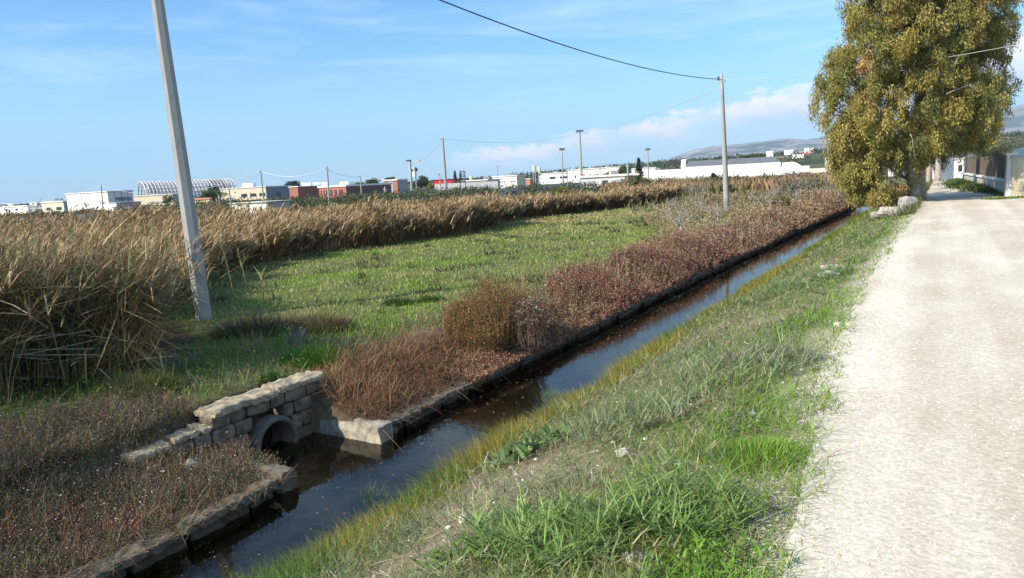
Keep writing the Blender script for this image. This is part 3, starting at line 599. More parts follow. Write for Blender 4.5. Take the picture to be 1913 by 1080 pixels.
def tangle():
    q = Soup(); n = 8200
    s = U(6.55, 9.9, n); k = U(-.06, 1.25, n) * np.interp(s, [6.5, 8, 9.6], [.95, 1.1, .9]); xy = XY(s, kerb_n(s) - k); x, y = xy.T; P = on(x, y); P[:, 2] += U(0, .16, n) * ss(0, .3, k)
    d = np.hypot(x, y); C = pick([(.25, .12, .06), (.32, .18, .09), (.18, .09, .05), (.38, .27, .15), (.14, .14, .05)], n, [4, 3, 3, 1.4, .7])
    blades(q, P, U(.10, .34, n) * (.5 + .9 * vn(x * 2.2, y * 2.2, 86)), .006, U(0, 6.28, n), U(.3, 1.7, n), U(-.8, 1.2, n), C, 5)
    m = 420; s = U(7.4, 9.4, m); k = U(1.0, 2.1, m); xy = XY(s, kerb_n(s) - k); x, y = xy.T
    blades(q, on(x, y), U(.15, .35, m), .008, U(0, 6.28, m), U(.1, .9, m), U(0, .5, m), pick([(.3, .2, .12), (.16, .14, .07)], m), 3)
    tag(mk('rusty_bramble', q, DRY), 'rust brown tangle of dead stems hanging over the kerb right of the pipe', 'weeds', kind='stuff')
    q = Soup(); n = 4200; s = np.where(U(0, 1, n) < .35, U(-2, 5, n), -2 + 60 * U(0, 1, n) ** 1.7); s = np.where((s > 4.9) & (s < 6.7), 7 + U(0, 3, n), s); k = U(-.13, .2, n); xy = XY(s, kerb_n(s) - k); x, y = xy.T; d = np.hypot(x, y); P = on(x, y); P[:, 2] = -1.12 + U(0, .03, n)
    blades(q, P, U(.06, .24, n), np.maximum(.004, d * .0008), U(0, 6.28, n), U(.8, 2.0, n), U(0, .6, n), pick([(.13, .10, .07), (.27, .19, .12), (.12, .13, .05), (.22, .10, .06)], n), 3)
    tag(mk('kerb_straggle', q, DRY), 'dark dead stems straggling over the canal kerb', 'weeds', kind='stuff')
tangle()
def left_bank():
    # dry dark weeds, front left
    q = Soup(); n = 15000; s = U(-2.5, 5.2, n); k = U(-.12, 2.7, n); xy = XY(s, kerb_n(s) - k); x, y = xy.T
    kp = (np.abs(np.degrees(np.arctan2(x, y))) < 46) & ~((k > .9) & (k < 1.4) & (s > 4.75)) & (np.hypot(x, y) > 2.6); s, k, x, y = s[kp], k[kp], x[kp], y[kp]; n = len(x)
    P = on(x, y); d = np.hypot(x, y); H = U(.08, .36, n) * np.interp(k, [0, .4, .8, 1.6, 2.6], [.55, .8, 1, 1.4, 1.3]) * (.6 + .8 * vn(x * 1.6, y * 1.6, 95)) * np.where(s > 4.6, .6, 1)
    C = pick([(.25, .17, .11), (.18, .13, .085), (.38, .30, .19), (.30, .11, .06), (.17, .22, .07)], n, [4, 2, 3, 1.8, 3.2]) * [.84, .80, .78]; f = (fbm(x * 1.2, y * 1.2, 91) > .56) & (k < .8); C[f] = pick([(.24, .085, .055), (.30, .14, .09)], f.sum())
    twigs(q, P, H, .7, C, d, 5, np.array([(.18, .14, .10), (.28, .22, .15), (.36, .33, .28), (.14, .16, .07), (.2, .09, .06)]), 4, .014, .5)
    n = 340; s = U(-2, 5, n); k = U(.2, 1.8, n); xy = XY(s, kerb_n(s) - k); P = on(*xy.T, 0); P[:, 2] += U(.1, .3, n); pebble(q, P, U(.006, .012, n), pick([(.6, .6, .57)], n))
    tag(mk('dry_weeds', q, DRY), 'dark brown dry weeds with pale seed heads on the near left bank', 'weeds', kind='stuff')
    # green tufts above the headwall
    q = Soup()
    def reg(x, y):
        s, n = SN(x, y); k = kerb_n(s) - n; return (k > 1.15) & (s < 10.5) & (y < 13) & (reed_mask(x, y) < .5) & (s > -1) & (((x + 1.1) / .8) ** 2 + ((y - 11.6) / .9) ** 2 > 1) & ~((s > 6.8) & (k < 1.5))
    x, y = scatter(26000, 4.5, 15, .9, reg); n = len(x); d = np.hypot(x, y); P = on(x, y); f = fbm(x * .9, y * .9, 92); f2 = fbm(x * 2.2, y * 2.2, 93)
    C = pick([(.15, .19, .06), (.20, .22, .075), (.24, .23, .12)], n); m = f > .52; C[m] = pick([(.14, .26, .04), (.17, .24, .05)], m.sum()); m = (f2 > .62) | ((y < 8) & (rng.random(n) < .35)); C[m] = pick([(.22, .16, .10), (.30, .24, .14)], m.sum()) 
    blades(q, P, U(.08, .30, n) * (.5 + f * 1.1), U(.006, .014, n), U(0, 6.28, n), U(.05, 1, n), U(0, .7, n), C, 3)
    m = rng.random(n) < .5; lp = P[m] + np.stack([rng.normal(0, .04, m.sum()), rng.normal(0, .04, m.sum()), U(.03, .28, m.sum())], -1)
    leaves(q, lp, unit(rng.normal(0, 1, lp.shape)), U(.02, .045, m.sum()), U(.008, .02, m.sum()), C[m] * 1.1)
    tag(mk('bank_weeds', q, LEAF), 'mixed green and brown weeds between the reeds and the headwall', 'weeds', kind='stuff')
    # single clumps
left_bank()
def clump(name, px, py, z, r_, h, cols, n, label, cat='grass clump', w=.008, lean=.8, K=3, curl=.5, seeds=None, mat=None, flat=1.):
    c = GG(px, py); a = U(0, 6.28, n); rr = np.sqrt(U(0, 1, n)) * r_; x = c[0] + rr * np.cos(a); y = c[1] + rr * np.sin(a) * flat
    R_ = root(name, (c[0], c[1], float(ground(c[0], c[1]))), label, cat); q = Soup(); P = on(x, y, -.01)
    hh = h * (1 - .55 * (rr / r_) ** 2) * U(.6, 1.1, n)
    cen = blades(q, P, hh, w, a + rng.normal(0, .6, n), rr / r_ * lean * U(.3, 1.1, n), U(0, curl, n), pick(cols, n), K); tag(mk('blade', q, mat or LEAF, R_), kind='stuff')
    if seeds:
        q = Soup(); m = int(n * seeds[1]); t = cen[:m, -1]; 
        for k in range(4): leaves(q, t + rng.normal(0, seeds[2], t.shape), unit(rng.normal(0, 1, t.shape)), seeds[2] * 1.2, seeds[2] * .8, pick([seeds[0]], m))
        tag(mk('seed_head', q, DRY, R_), kind='stuff')
    return R_
def ybrush():
    # brown broom-like bush beside the bare soil
    r = root('brown_bush', G(930, 615, -.68), 'dense rounded brown broom bush beside the bare soil on the canal bank', 'bush'); c = np.array(r.location)
    st = Soup(); fo = Soup(); n = 2300; a = U(0, 6.28, n); rr = np.sqrt(U(0, 1, n)); x = c[0] + rr * np.cos(a) * .84 + .05; y = c[1] + rr * np.sin(a) * .65 + .35
    kk = kerb_n(SN(x, y)[0]) - SN(x, y)[1]; kp = kk > .12; x, y, a, rr = x[kp], y[kp], a[kp], rr[kp]; n = len(x); P = on(x, y); H = 1.16 * np.sqrt(np.clip(1 - rr ** 2 * .75, .05, 1)) * np.interp(x - c[0], [-.9, -.3, -.1, .5, .9], [.62, .75, 1, 1, .8]) * U(.7, 1.08, n)
    C = pick([(.17, .10, .05), (.21, .13, .065), (.13, .085, .045)], n); cen = blades(st, P, H, .008, a, rr * .55 * U(.3, 1, n), U(-.1, .15, n), C, 4); mk('stem', st, DRY, r)
    for j in range(22):
        f = U(.25, 1.03, n) * 4; i0 = np.minimum(f.astype(int), 3); fr = (f - i0)[:, None]; idx = np.arange(n); b = cen[idx, i0] * (1 - fr) + cen[idx, i0 + 1] * fr
        leaves(fo, b + rng.normal(0, .014, (n, 3)), unit(rng.normal(0, .6, (n, 3)) + [0, 0, 1]), U(.02, .042, n), U(.009, .016, n), pick([(.23, .125, .055), (.30, .17, .075), (.17, .10, .05), (.17, .14, .055)], n))
    mk('foliage', fo, DRY, r)
    r = root('seeding_shrub', G(1005, 640, -.75), 'small dark shrub with white fluffy seed heads against the brown bush', 'shrub'); c = np.array(r.location); st = Soup(); fo = Soup(); hd = Soup(); n = 130
    a = U(0, 6.28, n); cen = blades(st, np.stack([c[0] + rng.normal(0, .12, n), c[1] + rng.normal(0, .12, n), c[2] + 0 * a], -1), U(.3, .75, n), .01, a, U(0, .5, n), U(-.1, .3, n), pick([(.13, .10, .07), (.09, .07, .05)], n), 3)
    mk('stem', st, DRY, r)
    for j in range(12):
        idx = np.arange(n); f = U(.3, 1, n) * 3; i0 = np.minimum(f.astype(int), 2); fr = (f - i0)[:, None]; b = cen[idx, i0] * (1 - fr) + cen[idx, i0 + 1] * fr
        leaves(fo, b, unit(rng.normal(0, 1, (n, 3))), U(.025, .05, n), U(.012, .02, n), pick([(.09, .085, .05), (.15, .10, .07), (.16, .04, .04)], n))
    mk('foliage', fo, LEAF, r); t = cen[:, -1]
    for j in range(6): leaves(hd, t[:45] + rng.normal(0, .02, (45, 3)), unit(rng.normal(0, 1, (45, 3))), .03, .02, pick([(.28, .24, .20)], 45))
    tag(mk('seed_head', hd, DRY, r), kind='stuff')
    clump('red_plant', 1000, 672, -.95, .26, .34, [(.30, .09, .045), (.24, .07, .05), (.36, .16, .08)], 420, 'bright orange red plant on the kerb below the brown bush', 'plant', .008, .9)
    clump('red_plant', 935, 668, -.9, .22, .20, [(.27, .09, .06), (.22, .08, .05)], 300, 'low dull red plant on the bank left of the orange red one', 'plant', .008, .9)
    clump('broadleaf_rosette', 915, 678, -.98, .10, .12, [(.20, .27, .17), (.26, .33, .22)], 34, 'pale green rosette plant growing over the dark kerb', 'plant', .035, 1.1)
    clump('green_tuft', 590, 672, -.64, .45, .24, [(.08, .21, .02), (.10, .24, .03)], 1500, 'bright green grass tuft above the headwall', 'grass clump', .008, .8)
    clump('green_tuft', 745, 568, -.64, .32, .2, [(.05, .10, .02), (.075, .14, .025)], 600, 'dark green grass tuft in the meadow, left one of two', 'grass clump', .01, .8)
    clump('green_tuft', 806, 562, -.64, .28, .18, [(.05, .10, .02), (.075, .14, .025)], 500, 'dark green grass tuft in the meadow nearest the brown bush', 'grass clump', .01, .8)
    clump('headwall_ivy', 520, 745, -.7, .2, .2, [(.06, .12, .02), (.08, .15, .03)], 420, 'green creeper hanging over the headwall coping', 'plant', .018, 2.6, 3, 1.0)
    clump('wall_creeper', 430, 775, -.7, .25, .16, [(.22, .16, .10), (.14, .16, .06), (.28, .2, .12)], 420, 'brown and green weed spilling over the left part of the pale coping', 'plant', .008, 2.2, 3, .9)
    clump('wall_creeper', 572, 722, -.7, .2, .18, [(.25, .13, .07), (.30, .18, .10)], 380, 'rusty stems spilling over the right end of the pale coping', 'plant', .007, 2.2, 3, .9)
    clump('wall_creeper', 350, 812, -.9, .3, .2, [(.24, .17, .11), (.16, .17, .07)], 520, 'dry weeds burying the low left end of the headwall', 'plant', .007, 1.4, 3, .7)
    clump('red_stem_plant', 452, 845, -1.02, .2, .32, [(.26, .05, .05), (.2, .07, .06), (.17, .15, .07)], 90, 'thin red stemmed plant in front of the headwall', 'plant', .008, .3)
    clump('green_spike_weed', 282, 870, -.98, .1, .42, [(.13, .17, .045), (.18, .22, .06)], 120, 'upright yellow green weed at the left end of the headwall', 'plant', .012, .5)
    clump('pipe_grass', 492, 872, -1.04, .13, .2, [(.10, .15, .03), (.17, .15, .06)], 130, 'small green grass tuft on the kerb end beside the pipe', 'grass clump', .006, .9)
    clump('yellow_green_herb', 255, 735, -.62, .5, .34, [(.16, .19, .05), (.11, .14, .045), (.2, .2, .08)], 1500, 'feathery yellow green herb at the foot of the reeds', 'plant', .009, .8)
    clump('kerb_seedling', 140, 1052, -1.02, .06, .08, [(.17, .27, .07)], 30, 'small bright green seedling on the kerb at the bottom left', 'plant', .03, 1.2)
    clump('brown_shrub', 600, 618, -.64, .55, .42, [(.17, .11, .065), (.21, .14, .085), (.12, .11, .05)], 1100, 'low brown shrub between the shaded weeds and the meadow', 'shrub', .009, .7, flat=.6)
    clump('dark_shrub', 480, 625, -.64, .7, .44, [(.11, .085, .05), (.10, .11, .05), (.15, .11, .07)], 1500, 'dark low shrub in the shade right of the leaning pole', 'shrub', .01, .7, flat=.6)
    clump('straw_tuft', 545, 600, -.64, .35, .28, [(.34, .26, .15), (.26, .22, .11)], 380, 'straw coloured tuft on the sunny side of the brown shrub', 'grass clump', .008, .8)
    clump('straw_tuft', 470, 655, -.64, .2, .4, [(.42, .33, .18), (.35, .27, .14)], 120, 'pale straw tuft in the shade below the leaning pole', 'grass clump', .008, .5)
    clump('silvery_weed', 555, 640, -.64, .16, .36, [(.3, .31, .28), (.2, .2, .17)], 120, 'silvery seeding weed beside the brown shrub', 'plant', .008, .6, seeds=((.42, .42, .40), .3, .012))
    clump('silvery_weed', 320, 690, -.64, .26, .34, [(.28, .29, .27), (.2, .2, .17)], 170, 'silvery seeding weed at the dark foot of the reed clump', 'plant', .008, .6, seeds=((.4, .4, .38), .3, .012))
    clump('meadow_bush', 1000, 545, -.66, .1, .1, [(.1, .1, .05)], 10, 'tiny weed', 'plant') if False else None
    clump('long_grass_tuft', 640, 655 - 0, -.64, .5, .22, [(.15, .18, .09), (.19, .20, .11)], 700, 'grey green creeping grass left of the bare soil', 'grass clump', .012, 1.2)
ybrush()

def debris():
    q = Soup(); n = 1500; s = 1 + 40 * U(0, 1, n) ** 1.6; a = kerb_n(s) + .15; b = bank_n(s); f = U(0, 1, n); f = np.where(U(0, 1, n) < .5, 1 - f ** 2, f ** 1.5 * .6); xy = XY(s, a + (b - a) * f); P = np.column_stack([xy, np.full(n, WATER + .004)]); d = np.hypot(*xy.T); th = U(0, 6.28, n)
    leaves(q, P, np.column_stack([np.cos(th), np.sin(th), 0 * th]), U(.008, .03, n) * (1 + d * .03), U(.003, .009, n) * (1 + d * .03), pick([(.30, .22, .12), (.16, .13, .06), (.20, .22, .08), (.34, .29, .2)], n))
    tag(mk('floating_debris', q, DRY), 'small leaves and straw floating on the canal water', 'debris', kind='stuff')
debris()
# ------------------------------------------------------------------ right bank
def right_bank():
    q = Soup()           # golden green grass hanging at the water's edge
    n = 52000; u = U(0, 1, n); s = .8 + (46.) * u ** 2.0; off = -np.abs(rng.normal(0, .06, n)) + np.abs(rng.normal(0, .30, n)) * np.interp(s, [0, 8, 14, 30], [1.3, 1.2, .9, .7]); nn = bank_n(s) + off; xy = XY(s, nn); x, y = xy.T; d = np.hypot(x, y)
    cl = fbm(s * 1.6, nn * 2.2, 101); kp = (np.degrees(np.arctan2(x, y)) > -44) & (U(0, 1, n) < .35 + ss(.36, .5, cl)) & (U(0, 1, n) < np.interp(s, [0, 16, 22, 30], [1, 1, .6, .3])); x, y, d, s, cl, off = x[kp], y[kp], d[kp], s[kp], cl[kp], off[kp]; n = len(x)
    P = on(x, y, -.01); P[:, 2] = np.maximum(P[:, 2], WATER - .03); C = pick([(.25, .25, .04), (.19, .23, .035), (.34, .27, .06), (.34, .18, .06)], n, [4, 3, 3, 1]); g = fbm(x * 1.1, y * 1.1, 102) > .55; C[g] = pick([(.09, .17, .03), (.13, .19, .035)], g.sum())
    az = -A + math.pi + rng.normal(0, .9, n)  # mostly down towards the water
    blades(q, P, U(.12, .30, n) * (.25 + 1.5 * cl), np.maximum(.004, d * .0008), az, U(.05, .7, n), U(.1, .9, n), C, 3)
    tag(mk('waterside_grass', q, LEAF), 'dense golden green grass fringe hanging over the water', 'grass', kind='stuff')
    # middle of the bank
    q = Soup()
    def reg(x, y):
        s, n = SN(x, y); f = (n - road_n(s)) / (bank_n(s) - road_n(s)); return (f > -.045 + .05 * vn(x * 5, y * 5, 17)) & (f < .97) & (s < 62) & (s > 1.2)
    x, y = scatter(300000, 2.0, 60, 1.5, reg); s, n_ = SN(x, y); f = (n_ - road_n(s)) / (bank_n(s) - road_n(s)); d = np.hypot(x, y)
    pt = fbm(x * 1.0, y * 1.0, 103); pt2 = fbm(x * 2.6, y * 2.6, 104)
    dens = np.clip(ss(.38, .54, pt) + .95 * 1.1 * ss(.42, .2, f) + .5 + .3 * ss(8, 16, d), 0, 1) * np.where(f < -.01, .45, 1)
    kp = U(0, 1, len(x)) < dens; x, y, s, f, d, pt, pt2 = x[kp], y[kp], s[kp], f[kp], d[kp], pt[kp], pt2[kp]; n = len(x); P = on(x, y, -.008)
    C = pick([(.20, .25, .11), (.25, .27, .16), (.16, .22, .07)], n, [4, 2, 3])
    m = U(0, 1, n) < ss(.50, .18, f + .3 * (pt2 - .5)); C[m] = pick([(.19, .33, .035), (.25, .37, .06), (.14, .26, .03)], m.sum())
    m = U(0, 1, n) < .95 * ss(.50, .60, pt2) * ss(.12, .32, f); C[m] = pick([(.36, .29, .18), (.28, .21, .13), (.27, .24, .11)], m.sum())
    far = d > 16; m = far & (U(0, 1, n) < .5); C[m] = pick([(.17, .28, .05), (.22, .27, .09)], m.sum())
    Hh = U(.03, .11, n) * np.where((f < .3) & (d < 9), 1.25, 1) * (.7 + .9 * ss(.45, .7, pt)) * np.where(f < .3, 1., 1.1) * (1 + d * .01)
    blades(q, P, Hh, np.maximum(.0042, d * .00095), U(0, 6.28, n), U(.1, 1.2, n), U(0, .8, n), C, 3)
    tag(mk('bank_grass', q, LEAF), 'green and dry grass covering the slope between the road and the canal', 'grass', kind='stuff')
    # couch grass shoots with broad short blades
    q = Soup(); x, y = scatter(12000, 2.2, 24, 1.25, reg); s, n_ = SN(x, y); f = (n_ - road_n(s)) / (bank_n(s) - road_n(s)); kp = (f > .12) & (f < .9) & (fbm(x * 1.0, y * 1.0, 103) + .25 * rng.random(len(x)) > .52); x, y = x[kp], y[kp]; n = len(x); d = np.hypot(x, y); P = on(x, y); hgt = U(.06, .24, n)
    C = pick([(.19, .25, .11), (.25, .29, .16), (.15, .22, .08), (.30, .27, .15)], n); cen = blades(q, P, hgt, .006, U(0, 6.28, n), U(0, .9, n), U(0, .5, n), C, 3)
    for k in range(6):
        fr = U(.2, 1, n) * 3; i0 = np.minimum(fr.astype(int), 2); fr = (fr - i0)[:, None]; idx = np.arange(n); b = cen[idx, i0] * (1 - fr) + cen[idx, i0 + 1] * fr
        blades(q, b, U(.04, .12, n), np.maximum(.008, d * .0012), U(0, 6.28, n), U(.5, 1.4, n), U(0, .4, n), C * np.exp(rng.normal(0, .15, (n, 1))), 2)
    tag(mk('couch_grass', q, LEAF), 'grey green couch grass shoots sprawling on the road side bank', 'grass', kind='stuff')
    # straw and dead stems on the soil
    q = Soup(); x, y = scatter(22000, 2.2, 18, 1.3, reg); n = len(x); P = on(x, y, .01); blades(q, P, U(.05, .22, n), U(.003, .008, n), U(0, 6.28, n), U(1.25, 1.6, n), U(-.1, .2, n), pick([(.45, .36, .22), (.34, .25, .15), (.24, .15, .10), (.55, .5, .4)], n), 2)
    tag(mk('straw_litter', q, DRY), 'straw and dead stems lying on the bank', 'straw', kind='stuff')
    q = Soup(); x, y = scatter(1500, 2.4, 20, 1.3, reg); n = len(x); P = on(x, y, .005); pebble(q, P, U(.006, .02, n) * np.where(U(0, 1, n) < .04, 2.2, 1), pick([(.6, .56, .48), (.4, .36, .3), (.75, .73, .68)], n)); tag(mk('bank_pebbles', q, plain_col()), 'small pale pebbles on the bank', 'pebbles', kind='stuff')
right_bank()
def sprig(name, px, py, z, n, h, label, cols=((.20, .31, .08), (.25, .35, .12), (.15, .24, .06)), rr=.28, w=.013, group=None):
    c = GG(px, py); r = root(name, (c[0], c[1], float(ground(c[0], c[1]))), label, 'grass clump', group); st = Soup(); lv = Soup()
    a = U(0, 6.28, n); q = np.sqrt(U(0, 1, n)) * rr; x = c[0] + q * np.cos(a); y = c[1] + q * np.sin(a); P = on(x, y); C = pick(cols, n)
    cen = blades(st, P, h * U(.5, 1.1, n), .005, a + rng.normal(0, .8, n), U(.05, .8, n), U(0, .4, n), C * .9, 4); mk('stem', st, LEAF, r)
    for k in range(9):
        f = (U(.15, 1, n)) * 4; i0 = np.minimum(f.astype(int), 3); fr = (f - i0)[:, None]; idx = np.arange(n); b = cen[idx, i0] * (1 - fr) + cen[idx, i0 + 1] * fr
        blades(lv, b, U(.08, .20, n), w * U(.7, 1.3, n), U(0, 6.28, n), U(.4, 1.2, n), U(0, .6, n), C * np.exp(rng.normal(0, .16, (n, 1))), 3)
    mk('leaf_blades', lv, LEAF, r)
sprig('broad_grass', 1060, 1050, -.35, 150, .25, 'big spray of broad green grass blades in the near foreground', rr=.23, w=.008)
sprig('broad_grass', 1200, 985, -.3, 60, .18, 'smaller grass spray to the right of the big spray', rr=.16, w=.009)
sprig('broad_grass', 965, 1030, -.55, 45, .18, 'grass spray left of the big spray, near the white stones', rr=.2)
sprig('broad_grass', 1290, 985, -.2, 70, .20, 'grass spray growing near the road edge in the foreground', rr=.25, w=.008)
sprig('broad_grass', 1180, 790, -.35, 90, .13, 'grey green grass spray in the middle of the bank', ((.20, .25, .12), (.25, .29, .15)), rr=.5, w=.008)
sprig('broad_grass', 1390, 690, -.2, 90, .13, 'grey green grass spray on dry ground near the road edge', ((.22, .26, .14), (.26, .29, .17)), rr=.6, w=.008)
sprig('broad_grass', 1470, 540, -.25, 120, .15, 'dark green grass spray on the bank, farther along the road', ((.17, .24, .09), (.2, .27, .11)), rr=.9, w=.01)
clump('bright_clump', 1420, 855, -.10, .27, .12, [(.14, .30, .03), (.19, .34, .045), (.22, .33, .06)], 1500, 'vivid green grass clump at the edge of the gravel road', 'grass clump', .005, .8)
clump('bright_clump', 1030, 765, -1.12, .26, .34, [(.12, .20, .04), (.17, .23, .05)], 900, 'tall green grass clump leaning over the water', 'grass clump', .005, .9)
clump('bright_clump', 690, 960, -1.12, .2, .34, [(.12, .20, .05), (.15, .22, .06)], 500, 'fine green grass clump at the near water edge', 'grass clump', .004, .9)
def broadleaf(px, py, z, n, label, cols, r_=.16, L=.11):
    c = GG(px, py); r = root('broadleaf_plant', (c[0], c[1], float(ground(c[0], c[1]))), label, 'plant', None); q = Soup(); a = U(0, 6.28, n); P = np.stack([c[0] + rng.normal(0, r_, n), c[1] + rng.normal(0, r_, n), 0 * a], -1); P[:, 2] = ground(P[:, 0], P[:, 1]) + U(.0, .10, n)
    blades(q, P, L * U(.6, 1.3, n), L * .38, a, U(.5, 1.3, n), U(0, .6, n), pick(cols, n), 4, prof=.55); mk('foliage', q, LEAF, r)
broadleaf(990, 850, -1.0, 230, 'dark glossy broad leaved plant at the edge of the waterside grass', [(.06, .12, .03), (.10, .18, .05), (.20, .27, .12)])
broadleaf(1320, 1062, -.15, 420, 'bright green lobed weed filling the bottom edge near the road', [(.12, .25, .03), (.16, .29, .05), (.09, .18, .03)], .13, .038)
broadleaf(835, 1060, -.7, 60, 'small bright leaved weed at the bottom of the bank', [(.15, .24, .05)], .08, .07)
q_spots = [(1700, 445, 0), ]
def flowerheads():
    for px, py, z, n, wd, lab in ((1068, 1036, -.3, 46, .10, 'spray of fluffy cream seed heads across the foreground grass'), (1185, 1062, -.2, 22, .045, 'small cluster of cream seed heads at the bottom edge')):
        c = GG(px, py); r = root('seeding_weed', (c[0], c[1], float(ground(c[0], c[1]))), lab, 'plant'); st = Soup(); h = Soup()
        P = np.stack([c[0] + U(-wd, wd, n), c[1] + rng.normal(0, .02, n), c[2] + rng.normal(0, .014, n) + .05], -1)
        for p in P[:12]: st.tube([[p[0] * .3 + c[0] * .7, c[1], r.location[2]], p], [.0025, .0015], 4, (.24, .2, .1))
        for k in range(34): leaves(h, P + rng.normal(0, .004, P.shape), unit(rng.normal(0, 1, P.shape)), .013, .004, pick([(.74, .68, .55), (.62, .52, .38)], n))
        mk('stem', st, DRY, r); tag(mk('seed_head', h, DRY, r), kind='stuff')
    for px, py, z, lab in ((1112, 655, -.9, 'yellow flower in the waterside grass, left of the white one'), (1148, 640, -.85, 'small yellow flower right of its neighbour in the waterside grass')):
        c = GG(px, py); r = root('yellow_flower', c, lab, 'flower'); st = Soup(); st.tube([c, c + [0, 0, .12]], [.003, .002], 4, (.1, .18, .04)); mk('stem', st, LEAF, r); h = Soup(); n = 14
        blades(h, np.tile(c + [0, 0, .12], (n, 1)), .02, .012, np.linspace(0, 6.28, n), 1.2, .1, (.85, .7, .04), 2); mk('petals', h, LEAF, r)
flowerheads()
def rocks():
    WH = plain('white_stone', (.62, .59, .53), .9, .25, 14, .6); LR = plain('grey_rock', (.33, .31, .28), .92, .35, 4, .8)
    def rock(px, py, z, sx, sy, sz, mat, label, name='white_stone', cat='stone', group=None):
        c = GG(px, py); gz = float(ground(c[0], c[1])); q = Soup(); n1, n2 = 12, 18; V = []; o = U(0, 99)
        for i in range(n1 + 1):
            ph = math.pi * i / n1
            for j in range(n2):
                t = 2 * math.pi * j / n2; v = np.array([math.sin(ph) * math.cos(t), math.sin(ph) * math.sin(t), math.cos(ph)])
                k = .62 + .7 * float(fbm(v[0] * 1.6 + o + v[2], v[1] * 1.6 + v[2] * 2 + o, 3)); v = np.sign(v) * np.abs(v) ** .75; V.append([c[0] + v[0] * sx * k, c[1] + v[1] * sy * k, gz + sz * .35 + v[2] * sz * k])
        ix = np.arange((n1 + 1) * n2).reshape(n1 + 1, n2); j = np.roll(ix, -1, 1); q.quad(np.stack([ix[:-1], ix[1:], j[1:], j[:-1]], -1).reshape(-1, 4), V)
        return tag(mk(name, q, mat), label, cat, group)
    rock(866, 973, -.85, .035, .03, .03, WH, 'white stone on the bank, larger of two beside the waterside grass'); rock(838, 990, -.88, .02, .02, .018, WH, 'small white stone nearest the waterside grass at the bottom')
    rock(955, 875, -1., .017, .015, .014, WH, 'tiny white stone below the dark broad leaved plant'); rock(1016, 892, -.8, .018, .016, .014, WH, 'tiny white stone right of the red dead grass')
    rock(1163, 850, -.5, .05, .035, .03, WH, 'flat white stone in the middle of the dry slope'); rock(965, 952, -.75, .03, .02, .02, LR, 'grey stone left of the big grass spray')
    rock(1567, 609, 0, .05, .04, .03, WH, 'white stone at the edge of the gravel road'); rock(1490, 1010, 0, .035, .03, .02, WH, 'pale stone at the grass edge of the road in the foreground')
    rock(1556, 500, -.12, .24, .14, .04, plain('rubble_stone', (.42, .39, .33), .92, .4, 12, .8), 'patch of broken white rubble on the bank', 'white_rubble', 'rubble'); rock(1548, 516, -.15, .16, .10, .06, WH, 'smaller lump of white rubble below the larger patch', 'white_rubble', 'rubble')
    rock(1664, 403, -.1, .46, .28, .24, plain('dirty_limestone', (.36, .33, .28), .92, .5, 5, .8), 'large pale boulder on the verge before the big tree', 'boulder', 'boulder'); rock(1696, 391, -.05, .33, .28, .34, LR, 'dark grey boulder on the verge behind the pale one', 'boulder', 'boulder')
    rock(1640, 405, -.15, .25, .2, .16, LR, 'small grey boulder left of the pale one', 'boulder', 'boulder'); rock(362, 885, -.98, .09, .08, .11, LR, 'rounded grey stone among the dry weeds below the headwall', 'bank_stone')
rocks()
# ------------------------------------------------------------------ poles and wires
CONC = plain('pole_concrete', (.31, .32, .315), .85, .14, 5, .25, streak=.6); STEEL = plain('grey_steel', (.36, .37, .38), .5, .1, 3, .1, .3); DARKM = plain('dark_metal', (.06, .06, .065), .6, .1, 3, 0)
def hz(px):      # row of the eye level line at column px
    a, b = 0., 900.
    for _ in range(30):
        m = (a + b) / 2
        if ray(px, m)[2] > 0: a = m
        else: b = m
    return a
def pole(Y, base, top, r0, r1, label, sides=8, name='utility_pole', cat='pole', group='concrete poles carrying the wires', fit='pin'):
    b = at(*base, Y); t = at(*top, Y); gz = float(ground(b[0], b[1])); ax = (t - b) / (t[2] - b[2]); b = b + ax * (gz - b[2] - .05)
    r = root(name, (b[0], b[1], gz), label, cat, group); q = Soup(); k = 9; f = np.linspace(0, 1, k)[:, None]
    q.tube(b * (1 - f) + t * f, r0 + (r1 - r0) * f[:, 0], sides); mk('shaft', q, CONC, r, smooth=sides > 9)
    u = np.array([math.cos(A), -math.sin(A), 0]); s = max(r1, .02)
    def bx(nm, c, sz, m_=STEEL, rz=-A, par=None): qq = Soup(); qq.box(c, sz, rz); return mk(nm, qq, m_, par or r)
    if fit == 'pin': pb = bx('bracket', t - [0, 0, .25] , (s * 5, s * 1.6, .08)); bx('insulator', t - [0, 0, .1] - u * s * 2, (.09, .09, .22), DARKM, par=pb); bx('cap', t + [0, 0, .08], (s * 1.2, s * 1.2, .18), STEEL)
    if fit == 'flood':
        w = (t[2] - gz) * .11; pb = bx('cross_arm', t - [0, 0, .25], (w * 2, .12, .12))
        for k in (-1, 1): bx('flood_lamp', t - [0, 0, .3] + u * w * k, (w * .42, .3, .16), STEEL, par=pb)
        for k in (-.45, 0, .45): bx('flood_lamp', t + [0, 0, .25] + u * w * k, (.42, .3, .5), DARKM, par=pb)
    if fit == 'arm':
        pb = bx('lamp_arm', t + u * .7 - [0, 0, .1], (1.6, .1, .1)); bx('lamp_head', t - u * .3, (.9, .4, .25), DARKM, par=pb); bx('lamp_head', t + u * 1.5 - [0, 0, .15], (1.2, .4, .2), par=pb)
    if fit == 'grid':
        for k in range(3): bx('cross_arm', t - [0, 0, .4 + k * .9], (2.4, .12, .12)); 
        for k in (-1, 1): bx('insulator', t + u * k - [0, 0, .2], (.16, .16, .5), DARKM)
    return r, t
pA, tA = pole(13.9, (382, 600), (294, 0), .158, .112, 'big leaning concrete pole rising from the reeds out of the top of the picture', group=None, name='concrete_pole', fit='none')
